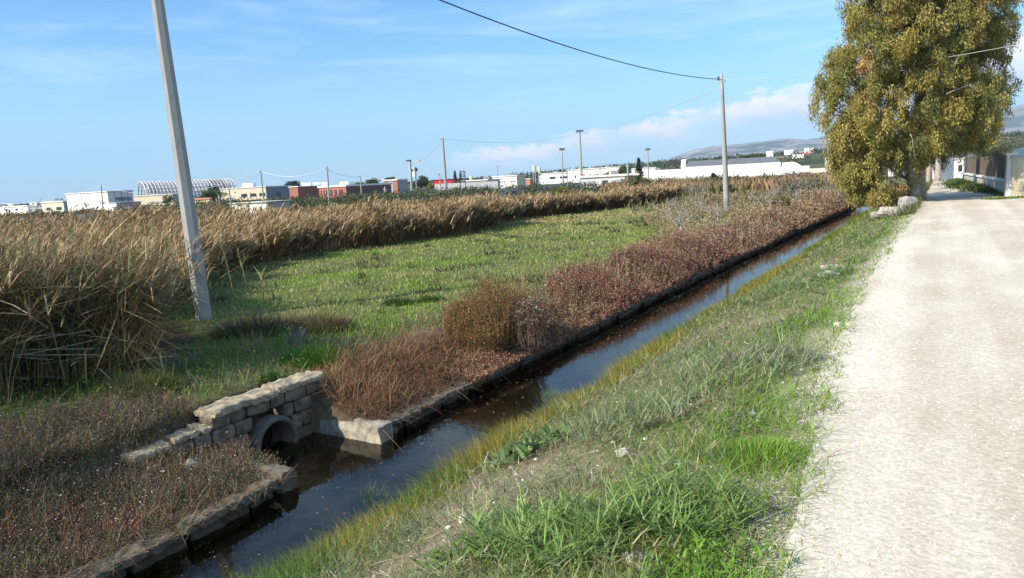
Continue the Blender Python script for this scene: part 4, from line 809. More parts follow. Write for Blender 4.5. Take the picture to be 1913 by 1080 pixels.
# lengthen the first pole to its true top (it leaves the frame)
b_ = np.array(pA.location); ax_ = (tA - b_) / (tA[2] - b_[2]); top_ = b_ + ax_ * 8.2; q = Soup(); q.tube([tA - ax_ * .01, top_], [.112, .088], 8); mk('upper_shaft', q, CONC, pA)
pB, tB = pole(41.8, (1358, 395), (1348, 143), .165, .085, 'tall pale round pole beside the bare trees at the end of the heavy cable', 16)
tC = pole(174, (1087, 352), (1083, 247), .34, .2, 'floodlight pole with a broad lamp bar and three dark lamps on top', 8, 'floodlight_pole', 'floodlight', 'floodlight poles around the works', 'flood')[1]
tD = pole(105, (834, 362), (827, 259), .23, .13, 'tall pale pole standing behind the reeds right of the white lookout box')[1]
tE = pole(130, (770, 362), (766, 300), .26, .16, 'street lamp pole with a dark and a pale lamp head beside the lookout box', 8, 'lamp_pole', 'lamp post', None, 'arm')[1]
tF = pole(95, (615, 378), (611, 313), .15, .09, 'slim pale pole standing in front of the red brick building')[1]
tG = pole(140, (676, 370), (673, 329), .14, .1, 'thin pole with a small cross piece before the long dark building wall')[1]
tH = pole(100, (493, 380), (487, 320), .13, .08, 'slim pole behind the white roadside wall')[1]
tI = pole(150, (193, 400), (189, 347), .16, .1, 'thin grey pole in front of the big white warehouse')[1]
pole(180, (1052, 348), (1050, 281), .2, .12, 'slim pole with a three lamp head left of the tallest floodlight', 8, 'floodlight_pole', 'floodlight', 'floodlight poles around the works', 'flood')
pole(200, (1212, 342), (1210, 281), .2, .14, 'floodlight pole with a crowded head behind the conifer', 8, 'floodlight_pole', 'floodlight', 'floodlight poles around the works', 'flood')
pole(420, (931, 345), (929, 310), .25, .2, 'distant lattice pole with three bars left of the pale office block', 6, 'power_pole', 'pole', None, 'grid')
pole(120, (824, 362), (821, 325), .1, .08, 'short slim post immediately left of the tall pole by the red trailer', group='thin posts among the scrub')
pole(90, (1175, 348), (1172, 306), .13, .11, 'square post in front of the low white building', 4, group='thin posts among the scrub')
pole(110, (967, 355), (965, 323), .09, .07, 'thin post before the white office block', group='thin posts among the scrub')
pole(110, (721, 370), (719, 351), .12, .12, 'short grey post among the olives left of the lamp pole', group='thin posts among the scrub')
pole(110, (1061, 350), (1060, 322), .08, .06, 'thin post between the two right hand floodlights', group='thin posts among the scrub')
pole(120, (411, 385), (409, 366), .13, .11, 'stubby grey post right of the small yellow house', group='thin posts among the scrub')
pole(85, (433, 395), (427, 347), .10, .07, 'dark wooden post leaning in front of the white wall', 6, name='wooden_post', group=None)
def cable(a, b, sag, rr, label, mat, n=24, name='power_cable', group=None, cat='cable'):
    a = np.array(a, float); b = np.array(b, float); t = np.linspace(0, 1, n)[:, None]; p = a * (1 - t) + b * t; p[:, 2] -= 4 * sag * (t * (1 - t))[:, 0]
    q = Soup(); q.tube(p, rr, 5, (.05, .05, .05)); return tag(mk(name, q, mat, smooth=True), label, cat, group)
BLACK = plain('black_rubber', (.028, .028, .03), .6, .1, 5, 0); WIRE = plain('bright_wire', (.6, .6, .6), .45, .05, 5, 0, .3)
cable(top_ - [0, 0, .25], tB - [0, 0, .15], .78, .019, 'heavy black cable sagging from the leaning pole to the round pole', BLACK, 40)
tR = at(2010, 62, 23.)
cable(tB - [0, 0, .15], tR, .35, .009, 'thin cable crossing in front of the big tree to the right', WIRE, 30)
W = 'bright wires strung between the far poles'
cable(tB - [0, 0, .6], tC + [0, 0, .2], .7, .016, 'thin bright wire from the round pole down to the tall floodlight', WIRE, 40, 'overhead_wire', W)
cable(tC, tD, 1.3, .02, 'thin bright wire between the tall floodlight and the pole by the red trailer', WIRE, 30, 'overhead_wire', W)
cable(tD - [0, 0, .3], tE - [0, 0, .6], .6, .03, 'short bright wire left of the pole by the red trailer', WIRE, 20, 'overhead_wire', W)
cable(tE - [0, 0, .6], tG - [0, 0, .1], 1.3, .03, 'thin wire between the lamp pole and the small cross piece pole', WIRE, 20, 'overhead_wire', W)
cable(tG - [0, 0, .1], tF - [0, 0, .3], .35, .025, 'thin wire over the long dark building wall', WIRE, 20, 'overhead_wire', W)
cable(tF, tH, .9, .025, 'bright wire over the brick buildings', WIRE, 24, 'overhead_wire', W)
cable(tH, tI, 2.3, .03, 'bright wire crossing in front of the ribbed hangar', WIRE, 30, 'overhead_wire', W)
cable(tI, at(-60, 376, 190), 1.8, .035, 'bright wire left of the thin grey pole, running out of the picture', WIRE, 24, 'overhead_wire', W)

# ------------------------------------------------------------------ trees and shrubs
BARK = plain('pale_bark', (.34, .30, .25), .9, .4, 6, .6); GREYB = plain('grey_bark', (.30, .28, .26), .9, .35, 8, .5); DBARK = plain('dark_bark', (.10, .08, .06), .9, .3, 6, .5)
def inpoly(px, py, poly):
    c = np.zeros(len(px), bool); n = len(poly); j = n - 1
    for i in range(n):
        xi, yi = poly[i]; xj, yj = poly[j]
        k = ((yi > py) != (yj > py)) & (px < (xj - xi) * (py - yi) / (yj - yi + 1e-9) + xi); c ^= k; j = i
    return c
def limb(q, a, b, r0, r1, wob=.12, n=7, k=7):
    a = np.array(a, float); b = np.array(b, float); L = np.linalg.norm(b - a); t = np.linspace(0, 1, n)[:, None]; p = a * (1 - t) + b * t
    w = np.cumsum(rng.normal(0, 1, (n, 3)), 0) * wob * L / n; w -= t * w[-1]; p[1:-1] += w[1:-1]; p[:, 2] += (np.sin(t[:, 0] * math.pi) * L * .05); q.tube(p, r0 + (r1 - r0) * t[:, 0], k); return p
def eucalypt():
    base = G(1712, 374, 0); r = root('eucalyptus_tree', base, 'huge golden olive eucalyptus drooping over the canal and the road', 'tree')
    Yc = base[1]
    poly = [(1640, -330), (1780, -340), (1860, -200), (1890, -60), (1897, 20), (1900, 62), (1868, 78), (1878, 125), (1890, 175), (1862, 215), (1868, 245), (1845, 275), (1812, 290), (1795, 318), (1765, 292), (1742, 300), (1722, 330), (1700, 345), (1672, 362), (1650, 388), (1622, 398), (1598, 382), (1588, 350), (1568, 335), (1550, 300), (1562, 262), (1542, 238), (1518, 205), (1522, 175), (1536, 125), (1565, 92), (1596, 90), (1590, 40), (1580, 0), (1590, -120)]
    def lobes(n, deep):
        px = U(1510, 1905, n); py = U(-340, 400, n); k = inpoly(px, py, poly); px, py = px[k], py[k]
        for hx, hy, ra, rb in ((1745, 238, 26, 48), (1630, 335, 12, 36), (1700, 190, 13, 28), (1812, 238, 15, 28), (1768, 60, 13, 12), (1672, 330, 12, 30), (1640, 200, 10, 26), (1765, 170, 12, 18)):
            k = (((px - hx) / ra) ** 2 + ((py - hy) / rb) ** 2 > 1) | (rng.random(len(px)) < .08) | deep; px, py = px[k], py[k]
        k = ~((px > 1694) & (px < 1736) & (py > 312)); px, py = px[k], py[k]; px = 1705 + (px - 1705) * U(.88, 1.0, len(px)); py = np.where((px > 1722) & (py > 200), 200 + (py - 200) * .74, py); n = len(px); u = (px - 1705) / 205; hw = 3.9 * np.sqrt(np.clip(1 - u * u, .04, 1)) * np.interp(py, [-330, 0, 250, 330, 400], [.6, 1, .9, .5, .25])
        Y = Yc + (U(-.15, .9, n) if deep else -U(.3, 1, n)) * hw
        Y = np.where(py > 300, Yc - .9 + rng.normal(0, .9, n), Y); C = np.array([at(a, b, c) for a, b, c in zip(px, py, Y)]); C[:, 2] = np.maximum(C[:, 2], .25); return C
    q = Soup(); cols = np.array([(.34, .285, .08), (.40, .34, .11), (.27, .255, .075), (.18, .19, .065), (.32, .21, .09)])
    for deep, n in ((False, 640), (True, 400)):
        for c in lobes(n, deep):
            R = U(.25, .75); base_c = cols[rng.choice(5, p=[.33, .24, .24, .12, .07])] * math.exp(rng.normal(0, .15))
            for _ in range(11 if not deep else 8):
                v = unit(rng.normal(0, 1, 3)) * U(.35, 1); cc = c + v * [R, R, R * 1.1] - [0, 0, .12 * R]; m = int(U(42, 74)); cc[2] = max(cc[2], .2)
                w = unit(rng.normal(0, 1, (m, 3))) * (rng.random((m, 1)) ** .5) * [.19, .19, .30]; cj = base_c * math.exp(rng.normal(0, .12))
                ax = unit(rng.normal(0, .65, (m, 3)) + [0, 0, -1.]); leaves(q, cc + w, ax, U(.08, .16, m), U(.028, .05, m), cj * np.exp(rng.normal(0, .2, (m, 1))))
    pp = np.array(poly[4:31], float); seg = rng.integers(0, len(pp) - 1, 420); f = U(0, 1, 420)[:, None]; e = pp[seg] * (1 - f) + pp[seg + 1] * f; e = 1705 + (e[:, 0] - 1705) * U(.95, 1.02, 420), e[:, 1] + U(-4, 6, 420)
    for ex, ey in zip(*e):
        if ex > 1722 and ey > 200: ey = 200 + (ey - 200) * .74
        c = at(ex, ey, Yc - U(-.8, 1.2)); c[2] = max(c[2], .3); m = int(U(16, 44)); hh = U(.2, .5); w = rng.normal(0, 1, (m, 3)) * [.09, .09, hh * .5]; leaves(q, c + w, unit(rng.normal(0, .5, (m, 3)) + [0, 0, -1.]), U(.07, .15, m), U(.025, .045, m), cols[rng.integers(0, 4)] * np.exp(rng.normal(0, .2, (m, 1))))
    mk('crown', q, LEAF, r)
    t = Soup(); b = base - [0, 0, .1]; fork = at(1712, 250, Yc + .2); limb(t, b, fork, .34, .24, .05, 9, 12)
    b2 = G(1705, 376, 0) - [0, .15, .1]; limb(t, b2, at(1690, 200, Yc - .6), .24, .13, .07, 9, 10); limb(t, fork, at(1722, 20, Yc), .22, .12, .06, 9, 10); limb(t, at(1722, 20, Yc), at(1728, -250, Yc), .12, .05, .06)
    mk('trunk', t, BARK, r, True); lb = Soup()
    for (x0, y0), (x1, y1), dy, r0 in (((1712, 290), (1790, 100), -1.6, .10), ((1712, 240), (1600, 120), -1.2, .10), ((1708, 300), (1580, 230), -1.8, .1), ((1706, 340), (1612, 300), -1.6, .08), ((1716, 240), (1850, 160), -.6, .1), ((1716, 200), (1840, 60), .5, .09), ((1714, 150), (1640, 20), -1.2, .09), ((1715, 280), (1812, 235), -2, .07), ((1708, 330), (1650, 250), -2.0, .07)):
        p = limb(lb, at(x0, y0, Yc), at(x1, y1, Yc + dy), r0, .03)
        for k in range(7):
            i = rng.integers(2, 7); e = p[i] + unit(rng.normal(0, 1, 3) + [0, -.4, .1]) * U(.6, 1.5); limb(lb, p[i], e, .025, .01, .15, 5, 5)
    # pale bare branches on the sunny side
    for a, b_, dd in (((1776, 134), (1798, 98), 3.6), ((1768, 176), (1834, 154), 3.6), ((1812, 160), (1826, 172), 3.7), ((1718, 149), (1752, 136), 3.5), ((1735, 140), (1746, 150), 3.55), ((1620, 290), (1645, 276), 2.6), ((1700, 250), (1712, 300), 3.3), ((1740, 215), (1755, 245), 3.0), ((1655, 215), (1648, 240), 3.3)):
        limb(lb, at(*a, Yc - dd), at(*b_, Yc - dd + .1), .018, .009, .1, 6, 6)
    mk('limb', lb, GREYB, r, True)
eucalypt()
def crown(q, c, R, H, cols, m, lsz, up=0., flat=False, lump=.35, k=18):
    c = np.array(c, float); cc = unit(rng.normal(0, 1, (k, 3))) * (rng.random((k, 1)) ** .4) * .78
    if flat: cc[:, 2] = np.abs(cc[:, 2]) * .6
    for v in cc:
        s = U(.7, 1.25) * lump; b = np.array(cols[rng.integers(len(cols))]) * math.exp(rng.normal(0, .14)); n = m // k
        w = unit(rng.normal(0, 1, (n, 3))) * (rng.random((n, 1)) ** .4) * s; p = c + (v + w) * [R, R, H]
        leaves(q, p, unit(rng.normal(0, 1, (n, 3)) + [0, 0, up]), U(.7, 1.3, n) * lsz, U(.45, .8, n) * lsz, b * np.exp(rng.normal(0, .2, (n, 1))))
def tree(name, x0, x1, yt, yb, Y, label, cols, cat='tree', group=None, m=900, flat=False, trunk=.35, bark=DBARK, shape=None, lsz=None):
    xc = (x0 + x1) / 2; a = at(x0, yt, Y); b = at(x1, yt, Y); top = at(xc, yt, Y); bot = at(xc, yb, Y); R = abs(b[0] - a[0]) / 2; gz = float(ground(bot[0], bot[1])); zb = min(bot[2], top[2] - .3); zb = max(zb, gz)
    r = root(name, (top[0], Y, gz), label, cat, group); H = (top[2] - zb); q = Soup(); ls = lsz or max(.05, Y * .0016)
    if shape == 'cone':
        for k in range(14):
            f = k / 13; cz = zb + H * (.12 + .86 * f); crown(q, (top[0], Y, cz), R * (1 - f) ** .8 + .12 * R, H * .09, cols, m // 14, ls, -.3, k=7)
    else: crown(q, (top[0], Y, zb + H * (.5 if not flat else .25)), R * .86, H * (.46 if not flat else .7), cols, m, ls, 0, flat)
    mk('crown', q, LEAF, r); t = Soup(); ct = (top[0], Y, zb + H * .4); limb(t, (top[0], Y, gz - .2), ct, max(.05, R * .12) * trunk / .35, .03 + R * .04, .04, 6, 7)
    for k in range(4): limb(t, (top[0], Y, zb + H * .2), np.array(ct) + [U(-.5, .5) * R, U(-.4, .4) * R, U(.0, .35) * H], .04 + R * .03, .02, .1, 5, 5)
    mk('trunk', t, bark, r, True); return r
DG = [(.045, .065, .025), (.06, .08, .03), (.035, .05, .02)]; OG = [(.10, .11, .06), (.13, .14, .08), (.08, .09, .05)]; YG = [(.22, .22, .04), (.17, .19, .05), (.26, .23, .06)]; MG = [(.075, .11, .03), (.10, .13, .04), (.055, .08, .025)]
tree('olive_tree', 1808, 1900, 258, 300, 41, 'grey green olive tree leaning over the plank fence', OG, m=5200, bark=GREYB)
tree('roadside_tree', 1700, 1812, 196, 330, 56, 'dark tree behind the eucalyptus shading the lane', [(.07, .085, .03), (.10, .10, .035), (.05, .065, .025)], m=9000, lsz=.13, bark=BARK)
tree('roadside_tree', 1688, 1772, 170, 322, 40, 'dark tree added close behind the eucalyptus trunk to shade the lane', [(.09, .10, .035), (.12, .12, .04), (.07, .08, .03)], m=7000, lsz=.13, bark=BARK)  # added so that its crown throws shade on the lane
tree('roadside_tree', 1700, 1778, 200, 320, 48, 'second dark tree added farther along the left of the lane for shade', [(.08, .09, .03), (.12, .11, .04)], m=6000, lsz=.13, bark=BARK)  # another added canopy, hung low to darken the lane
tree('roadside_tree', 1735, 1800, 278, 322, 62, 'smaller orange tinged tree beside the far end of the lane', [(.22, .13, .05), (.17, .14, .05), (.10, .11, .04)], m=2500, lsz=.12)
tree('field_bush', 1031, 1068, 346, 374, 52, 'round yellow green bush rising out of the reeds', YG, 'bush', m=2600)
tree('field_bush', 250, 275, 390, 405, 55, 'small yellow green bush in the reeds before the grey warehouse', YG, 'bush', m=900)
tree('field_bush', 1428, 1482, 362, 396, 39, 'round bush with yellow leaves between the bare fig trees', YG + OG, 'bush', m=2600)
tree('dark_tree', 297, 326, 361, 388, 230, 'round dark tree in front of the beige works left of the leaning pole', MG)
tree('dark_tree', 358, 432, 352, 383, 300, 'wide mass of dark trees between the ribbed hangar and the yellow house', MG, m=2400)
tree('dark_tree', 383, 412, 341, 375, 330, 'taller dark tree standing up before the hangar opening', DG, m=1200)
tree('dark_tree', 523, 566, 336, 352, 420, 'dark trees behind the grey works left of the brick building', DG, m=1200)
tree('umbrella_pine', 678, 712, 331, 350, 260, 'broad green umbrella pine above the long dark building, left one', [(.07, .11, .03), (.09, .13, .035)], group='umbrella pines', m=1800)
tree('umbrella_pine', 655, 685, 338, 352, 262, 'lower yellow green pine at the left side of the broad umbrella pine', [(.11, .14, .04), (.09, .12, .035)], group='umbrella pines', m=1200)
tree('umbrella_pine', 714, 742, 329, 346, 270, 'umbrella pine rising over the small red house', DG + MG, group='umbrella pines', m=1400)
tree('dark_tree', 756, 812, 326, 358, 240, 'wide dark tree mass right of the small red house', DG, m=2400)
tree('field_bush', 792, 816, 342, 354, 200, 'yellow green bush left of the red trailer', YG, 'bush', m=800)
tree('cypress_tree', 846, 853, 320, 345, 240, 'narrow dark cypress right of the red trailer', DG, shape='cone', m=700)
tree('cypress_tree', 856, 864, 325, 346, 242, 'shorter cypress beside the steel gantry', DG, shape='cone', m=700)
tree('conifer_tree', 1183, 1203, 296, 338, 165, 'tall pointed dark conifer behind the low white building', [(.035, .05, .035), (.05, .06, .04)], shape='cone', m=3000)
tree('dark_tree', 1150, 1180, 310, 332, 190, 'round green tree left of the pointed conifer', MG, m=1800)
tree('dark_tree', 1118, 1158, 318, 333, 210, 'low green tree before the white houses', MG, m=1500)
tree('dark_tree', 1380, 1436, 286, 302, 520, 'row of trees on the hill behind the warehouse roof', MG, m=2000)
tree('dark_tree', 1322, 1345, 323, 336, 110, 'dark bush at the wall foot of the big white warehouse', DG, 'bush', m=900)
tree('field_bush', 1340, 1380, 352, 374, 68, 'dark green bush behind the round pole', MG + DG, 'bush', m=2200)
tree('field_bush', 1245, 1330, 352, 372, 72, 'low olive green bush left of the round pole', OG + MG, 'bush', m=2600)
tree('field_bush', 1440, 1560, 334, 372, 66, 'wide olive brown thicket before the big tree', [(.13, .11, .055), (.10, .10, .045), (.16, .12, .07)], 'bush', m=5200)
tree('field_bush', 1560, 1620, 330, 372, 60, 'brown green thicket under the left side of the eucalyptus', [(.15, .13, .06), (.19, .12, .06)], 'bush', m=2600)
tree('field_bush', 1508, 1560, 360, 392, 50, 'green brown bush by the far canal bank', OG + MG, 'bush', m=2200)
tree('field_bush', 1150, 1222, 325, 352, 80, 'reedy olive bush at the right end of the reed bed', OG + [(.2, .16, .08)], 'bush', m=2200)

def bare(px, py, Y, h, w, label, n0=4, name='bare_fig_tree', seed=1):
    c = at(px, py, Y); gz = float(ground(c[0], c[1])); r = root(name, (c[0], c[1], gz), label, 'tree', 'bare fig trees along the bank'); t = Soup(); b = Soup(); B = np.array([c[0], c[1], gz - .1]); st = np.random.default_rng(seed)
    fork = B + [0, 0, h * .28]; limb(t, B, fork, .06, .045, .05, 4, 7); mk('trunk', t, GREYB, r, True)
    def grow(p, d, L, rad_, lev):
        e = p + d * L; k = 5; q = np.linspace(0, 1, k)[:, None]; pts = p * (1 - q) + e * q; pts[1:-1] += st.normal(0, .04 * L, (k - 2, 3)); b.tube(pts, rad_ * (1 - .45 * q[:, 0]), 5)
        if lev == 0: return
        for _ in range(3 if lev > 1 else 3):
            i = st.integers(2, 5); dd = unit(d * .7 + st.normal(0, .62, 3) * [1, 1, .5] + [0, 0, .22]); grow(pts[i], dd, L * st.uniform(.5, .75), rad_ * .55, lev - 1)
    for k in range(n0):
        a = 2 * math.pi * k / n0 + st.uniform(-.4, .4); grow(fork, unit(np.array([math.cos(a) * w, math.sin(a) * w, 1])), h * st.uniform(.38, .55), .026, 3)
    mk('branches', b, GREYB, r, True)
bare(1272, 440, 27.4, 1.5, 1.15, 'nearest bare grey fig tree rising from the red weeds', 5, seed=3)
bare(1338, 422, 32, 1.15, 1.3, 'small bare fig tree at the foot of the round pole', 5, seed=5)
bare(1428, 403, 37.5, 1.6, .9, 'bare grey fig tree left of the yellow leaved bush', 5, seed=8)
bare(1483, 385, 44, 2.0, 1.3, 'bare fig tree with a wide dark crown behind the yellow leaved bush', 6, seed=12)
bare(1535, 372, 50, 1.3, .9, 'thin bare sapling right of the wide bare fig tree', 3, seed=15)
bare(1300, 385, 50, 1.6, .8, 'far bare sapling between the nearest fig tree and the round pole', 4, seed=21)

def scrub():
    q = Soup()
    # olive scrub and hedges in front of the works
    pts = []
    for i in range(1500):
        px = U(-60, 1900); d = U(78, 150) ; az = px; p = at(px, 330, d); pts.append((p[0], d, U(.7, 1.7)))
    for x, y, h in pts:
        az = math.atan2(x, y)
        if az > .42 : continue
        if vn(np.array(x * .06), np.array(y * .06), 131) < .36: continue
        gz = float(ground(x, y)); n = 70; R = U(1., 2.6); v = unit(rng.normal(0, 1, (n, 3))) * (rng.random((n, 1)) ** .4); col = pick([(.10, .11, .065), (.07, .085, .04), (.13, .12, .06), (.06, .075, .035)], 1, [4, 3, 1, 2])
        h *= np.interp(az, [-.65, -.5, -.35, -.1, .1, .3], [1., 1.0, 1.12, 1.12, 1.05, .9])
        leaves(q, np.array([x, y, gz + h * .5]) + v * [R, R * .8, h * .55], unit(rng.normal(0, 1, (n, 3))), U(.2, .36, n), U(.14, .24, n), col * np.exp(rng.normal(0, .2, (n, 1))))
    tag(mk('olive_scrub', q, LEAF), 'grey green olive scrub in front of the works', 'scrub', kind='stuff')
    q = Soup()
    for i in range(2600):
        az = U(-.62, .72); d = U(330, 1500); x = d * math.sin(az); y = d * math.cos(az)
        if vn(np.array(x / 70), np.array(y / 70), 141) < .42: continue
        gz = float(ground(x, y)); n = 26; R = U(4, 10); h = U(3, 6.5) * (.6 if az < 0 else 1); v = unit(rng.normal(0, 1, (n, 3))) * (rng.random((n, 1)) ** .4); col = pick([(.05, .065, .03), (.075, .085, .04), (.10, .10, .055)], 1); s = d * .0024
        leaves(q, np.array([x, y, gz + h * .4]) + v * [R, R, h * .6], unit(rng.normal(0, 1, (n, 3))), U(.7, 1.3, n) * s, U(.5, .9, n) * s, col * np.exp(rng.normal(0, .15, (n, 1))))
    tag(mk('distant_woods', q, LEAF), 'far off dark groves covering the low hills', 'woods', kind='stuff')
    # rust coloured far reeds beyond the meadow
    q = Soup(); x, y = scatter(16000, 70, 118, 1.0, lambda x, y: (SN(x, y)[1] < -9) & (np.interp(y, [60, 80, 120], [6, 10, 16]) < x), (-4, 38)); n = len(x); P = on(x, y)
    H = U(.9, 1.5, n) * (.7 + .6 * fbm(x * .05, y * .05, 151)); C = pick([(.32, .19, .12), (.36, .24, .14), (.26, .15, .09), (.22, .19, .09)], n); a = (fbm(x * .06, y * .09, 152) > .56); C[a] = pick([(.12, .12, .05), (.16, .14, .06)], a.sum())
    blades(q, P, H, U(.12, .24, n), U(0, 6.28, n), U(0, .35, n), U(0, .4, n), C, 3); tag(mk('rust_reeds', q, DRY), 'rust pink reeds far beyond the meadow', 'reeds', kind='stuff')
    # rough growth between meadow and canal
    q = Soup(); x, y = scatter(9000, 26, 66, 1.2, lambda x, y: (kerb_n(SN(x, y)[0]) - SN(x, y)[1] > 1.4) & (kerb_n(SN(x, y)[0]) - SN(x, y)[1] < np.interp(y, [26, 36, 50, 66], [2.6, 7, 10, 14])), (-4, 38)); n = len(x); P = on(x, y); d = np.hypot(x, y)
    C = pick([(.26, .19, .11), (.15, .15, .06), (.30, .19, .14), (.20, .17, .09)], n, [3, 3, 1.4, 3]); g = fbm(x * .3, y * .3, 161) > .55; C[g] = pick([(.11, .13, .045), (.15, .16, .06)], g.sum())
    twigs(q, P, U(.25, .6, n) * (.6 + .8 * fbm(x * .4, y * .4, 162)), .4, C, d, 3, np.array([(.34, .24, .16), (.22, .19, .09), (.4, .32, .24)]), 4, .035); tag(mk('rough_growth', q, DRY), 'tall brown and green weeds at the far right of the meadow', 'weeds', kind='stuff')
    q = Soup(); x, y = scatter(9000, 46, 112, 1., lambda x, y: (kerb_n(SN(x, y)[0]) - SN(x, y)[1] > .4) & (x > 8) & (SN(x, y)[1] < -6), (2, 38)); n = len(x); P = on(x, y); d = np.hypot(x, y)
    blades(q, P, U(.3, .8, n), U(.06, .13, n), U(0, 6.28, n), U(0, .6, n), U(0, .5, n), pick([(.15, .15, .06), (.24, .19, .10), (.12, .12, .05)], n), 2); tag(mk('far_meadow', q, LEAF), 'olive brown rough grass beyond the meadow', 'grass', kind='stuff')
scrub()

# ------------------------------------------------------------------ buildings
WHT = plain('white_render', (.80, .79, .75), .8, .05, .6, 0); CRM = plain('cream_render', (.66, .58, .44), .85, .06, .5, 0); GRY = plain('grey_panel', (.33, .34, .36), .8, .08, .5, 0); BRK = plain('red_brick', (.36, .15, .11), .85, .12, 1, 0)
PNK = plain('orange_render', (.50, .24, .15), .85, .08, .6, 0); GLS = plain('window_glass', (.035, .045, .06), .25, .1, 1, 0, spec=.6); ROOF = plain('grey_roof', (.16, .17, .18), .8, .1, .4, 0); TILE = plain('clay_tile', (.36, .17, .11), .85, .15, 1, 0); TRM = plain('pale_trim', (.72, .70, .66), .8, .05, 1, 0); RED = plain('red_paint', (.62, .03, .04), .6, .08, 1, 0); CONCW = plain('block_wall', (.50, .48, .44), .9, .12, .8, 0); GREENISH = plain('pale_green_steel', (.52, .60, .38), .6, .08, .5, 0)
class Bld:
    def __init__(s, name, label, xl, xm, xr, Y, yt, wall=WHT, phi=30, cat='building', group=None, roof='flat', roofm=None, dlen=14., side=None, yb=None, parapet=.35):
        p = rad(phi); s.u = np.array([-math.cos(p), math.sin(p), 0]); s.v = np.array([math.sin(p), math.cos(p), 0])
        top = at(xm, yt, Y); s.M = np.array([top[0], top[1], 0]); s.zt = top[2]
        def hit(px, d):      # length along d from M to the sight line of px
            r_ = ray(px, hz(px)); r2 = r_[:2]; return (s.M[0] * r2[1] - s.M[1] * r2[0]) / (d[1] * r2[0] - d[0] * r2[1])
        s.Lu = hit(xl, s.u) if xl < xm else dlen; s.Lv = hit(xr, s.v) if xr > xm else dlen
        gz = min(float(ground(s.M[0], s.M[1])), float(ground(*(s.M + s.u * s.Lu)[:2]))) - .3
        if yb is not None: gz = at(xm, yb, Y)[2]
        s.zb = min(gz, s.zt - .5); s.r = root(name, (s.M[0], s.M[1], s.zb), label, cat, group); s.H = s.zt - s.zb
        M0 = s.M + [0, 0, s.zb]; z = np.array([0, 0, s.H])
        def slab(nm, a, b, c, mat, o=M0):
            q = Soup(); V = np.array([o, o + a, o + a + b, o + b, o + c, o + a + c, o + a + b + c, o + b + c]); q.quad([[0, 1, 2, 3], [4, 7, 6, 5], [0, 4, 5, 1], [1, 5, 6, 2], [2, 6, 7, 3], [3, 7, 4, 0]], V); return mk(nm, q, mat, s.r)
        s.slab = slab; U_, V_ = s.u * s.Lu, s.v * s.Lv
        t = min(.3, s.Lu * .1)
        if side is None: slab('wall', U_, V_, z, wall)
        else:
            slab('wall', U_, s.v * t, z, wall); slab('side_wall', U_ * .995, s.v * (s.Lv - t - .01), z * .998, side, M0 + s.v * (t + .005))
        ov = .25
        if roof == 'flat': slab('roof', U_ + s.u * ov * 2, V_ + s.v * ov * 2, [0, 0, parapet], roofm or TRM, M0 + z * 1.0 + [0, 0, .01] - s.u * ov - s.v * ov)
        if roof == 'flat' and Y < 600 and s.Lu > 5 and parapet >= .3:
            h_ = np.random.default_rng(int(abs(xl) * 7 + Y)); k_ = h_.uniform(.25, .7); q = Soup(); o_ = s.M + s.u * s.Lu * k_ + s.v * s.Lv * .5; q.box([o_[0], o_[1], s.zt + parapet + .35], (1.6, 1.2, .7), .3); mk('roof_unit', q, GRY, s.r)
        if roof in ('gable_u', 'gable_v'):
            q = Soup(); rh = s.H * .28; a, b = (U_, V_) if roof == 'gable_u' else (V_, U_); o = M0 + z + [0, 0, .01]; o = o - unit(a) * ov - unit(b) * ov; a = a + unit(a) * 2 * ov; b = b + unit(b) * 2 * ov
            V = np.array([o, o + a, o + b * .5 + [0, 0, rh], o + a + b * .5 + [0, 0, rh], o + b, o + a + b]); q.quad([[0, 1, 3, 2], [2, 3, 5, 4], [0, 4, 5, 1]], V); q.add(V, [[0, 2, 4], [1, 5, 3]]); mk('roof', q, roofm or TILE, s.r)
    def win(s, f, a, b, z0, z1, mat=None, nm='window', proud=.06):
        d = s.u if f == 'u' else s.v; L = s.Lu if f == 'u' else s.Lv; o_ = s.v if f == 'u' else s.u
        o = s.M + d * L * a + [0, 0, s.zb + s.H * z0] - o_ * proud; return s.slab(nm, d * L * (b - a), o_ * (proud * .9), [0, 0, s.H * (z1 - z0)], mat or GLS, o)
# left: works
b = Bld('white_hall', 'low long white building at the far left edge', -40, 52, 56, 230, 385.5); [b.win('u', a, a + .05, .55, .8) for a in (.2, .4, .6, .8)]
b = Bld('open_shed', 'grey open sided shed with a dark interior left of the cream hall', 56, 102, 107, 215, 384, GRY, 30, roofm=GRY); b.win('u', .05, .75, .1, .66, DARKM, 'opening')
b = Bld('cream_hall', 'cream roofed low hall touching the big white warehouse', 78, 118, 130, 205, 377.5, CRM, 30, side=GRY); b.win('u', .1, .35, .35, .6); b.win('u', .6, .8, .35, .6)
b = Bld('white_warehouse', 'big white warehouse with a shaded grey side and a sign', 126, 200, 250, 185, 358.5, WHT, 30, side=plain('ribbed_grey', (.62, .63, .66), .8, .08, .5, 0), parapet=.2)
b.win('u', .62, .635, .05, 1.0, GRY, 'joint'); [b.win('v', a, a + .02, .45, 1, GRY, 'joint') for a in (.26, .52, .77)]
SIGN = plain('sign_navy', (.03, .045, .09), .7, .05, 1, 0); SIGNW = plain('sign_white', (.8, .8, .8), .7, .05, 1, 0)
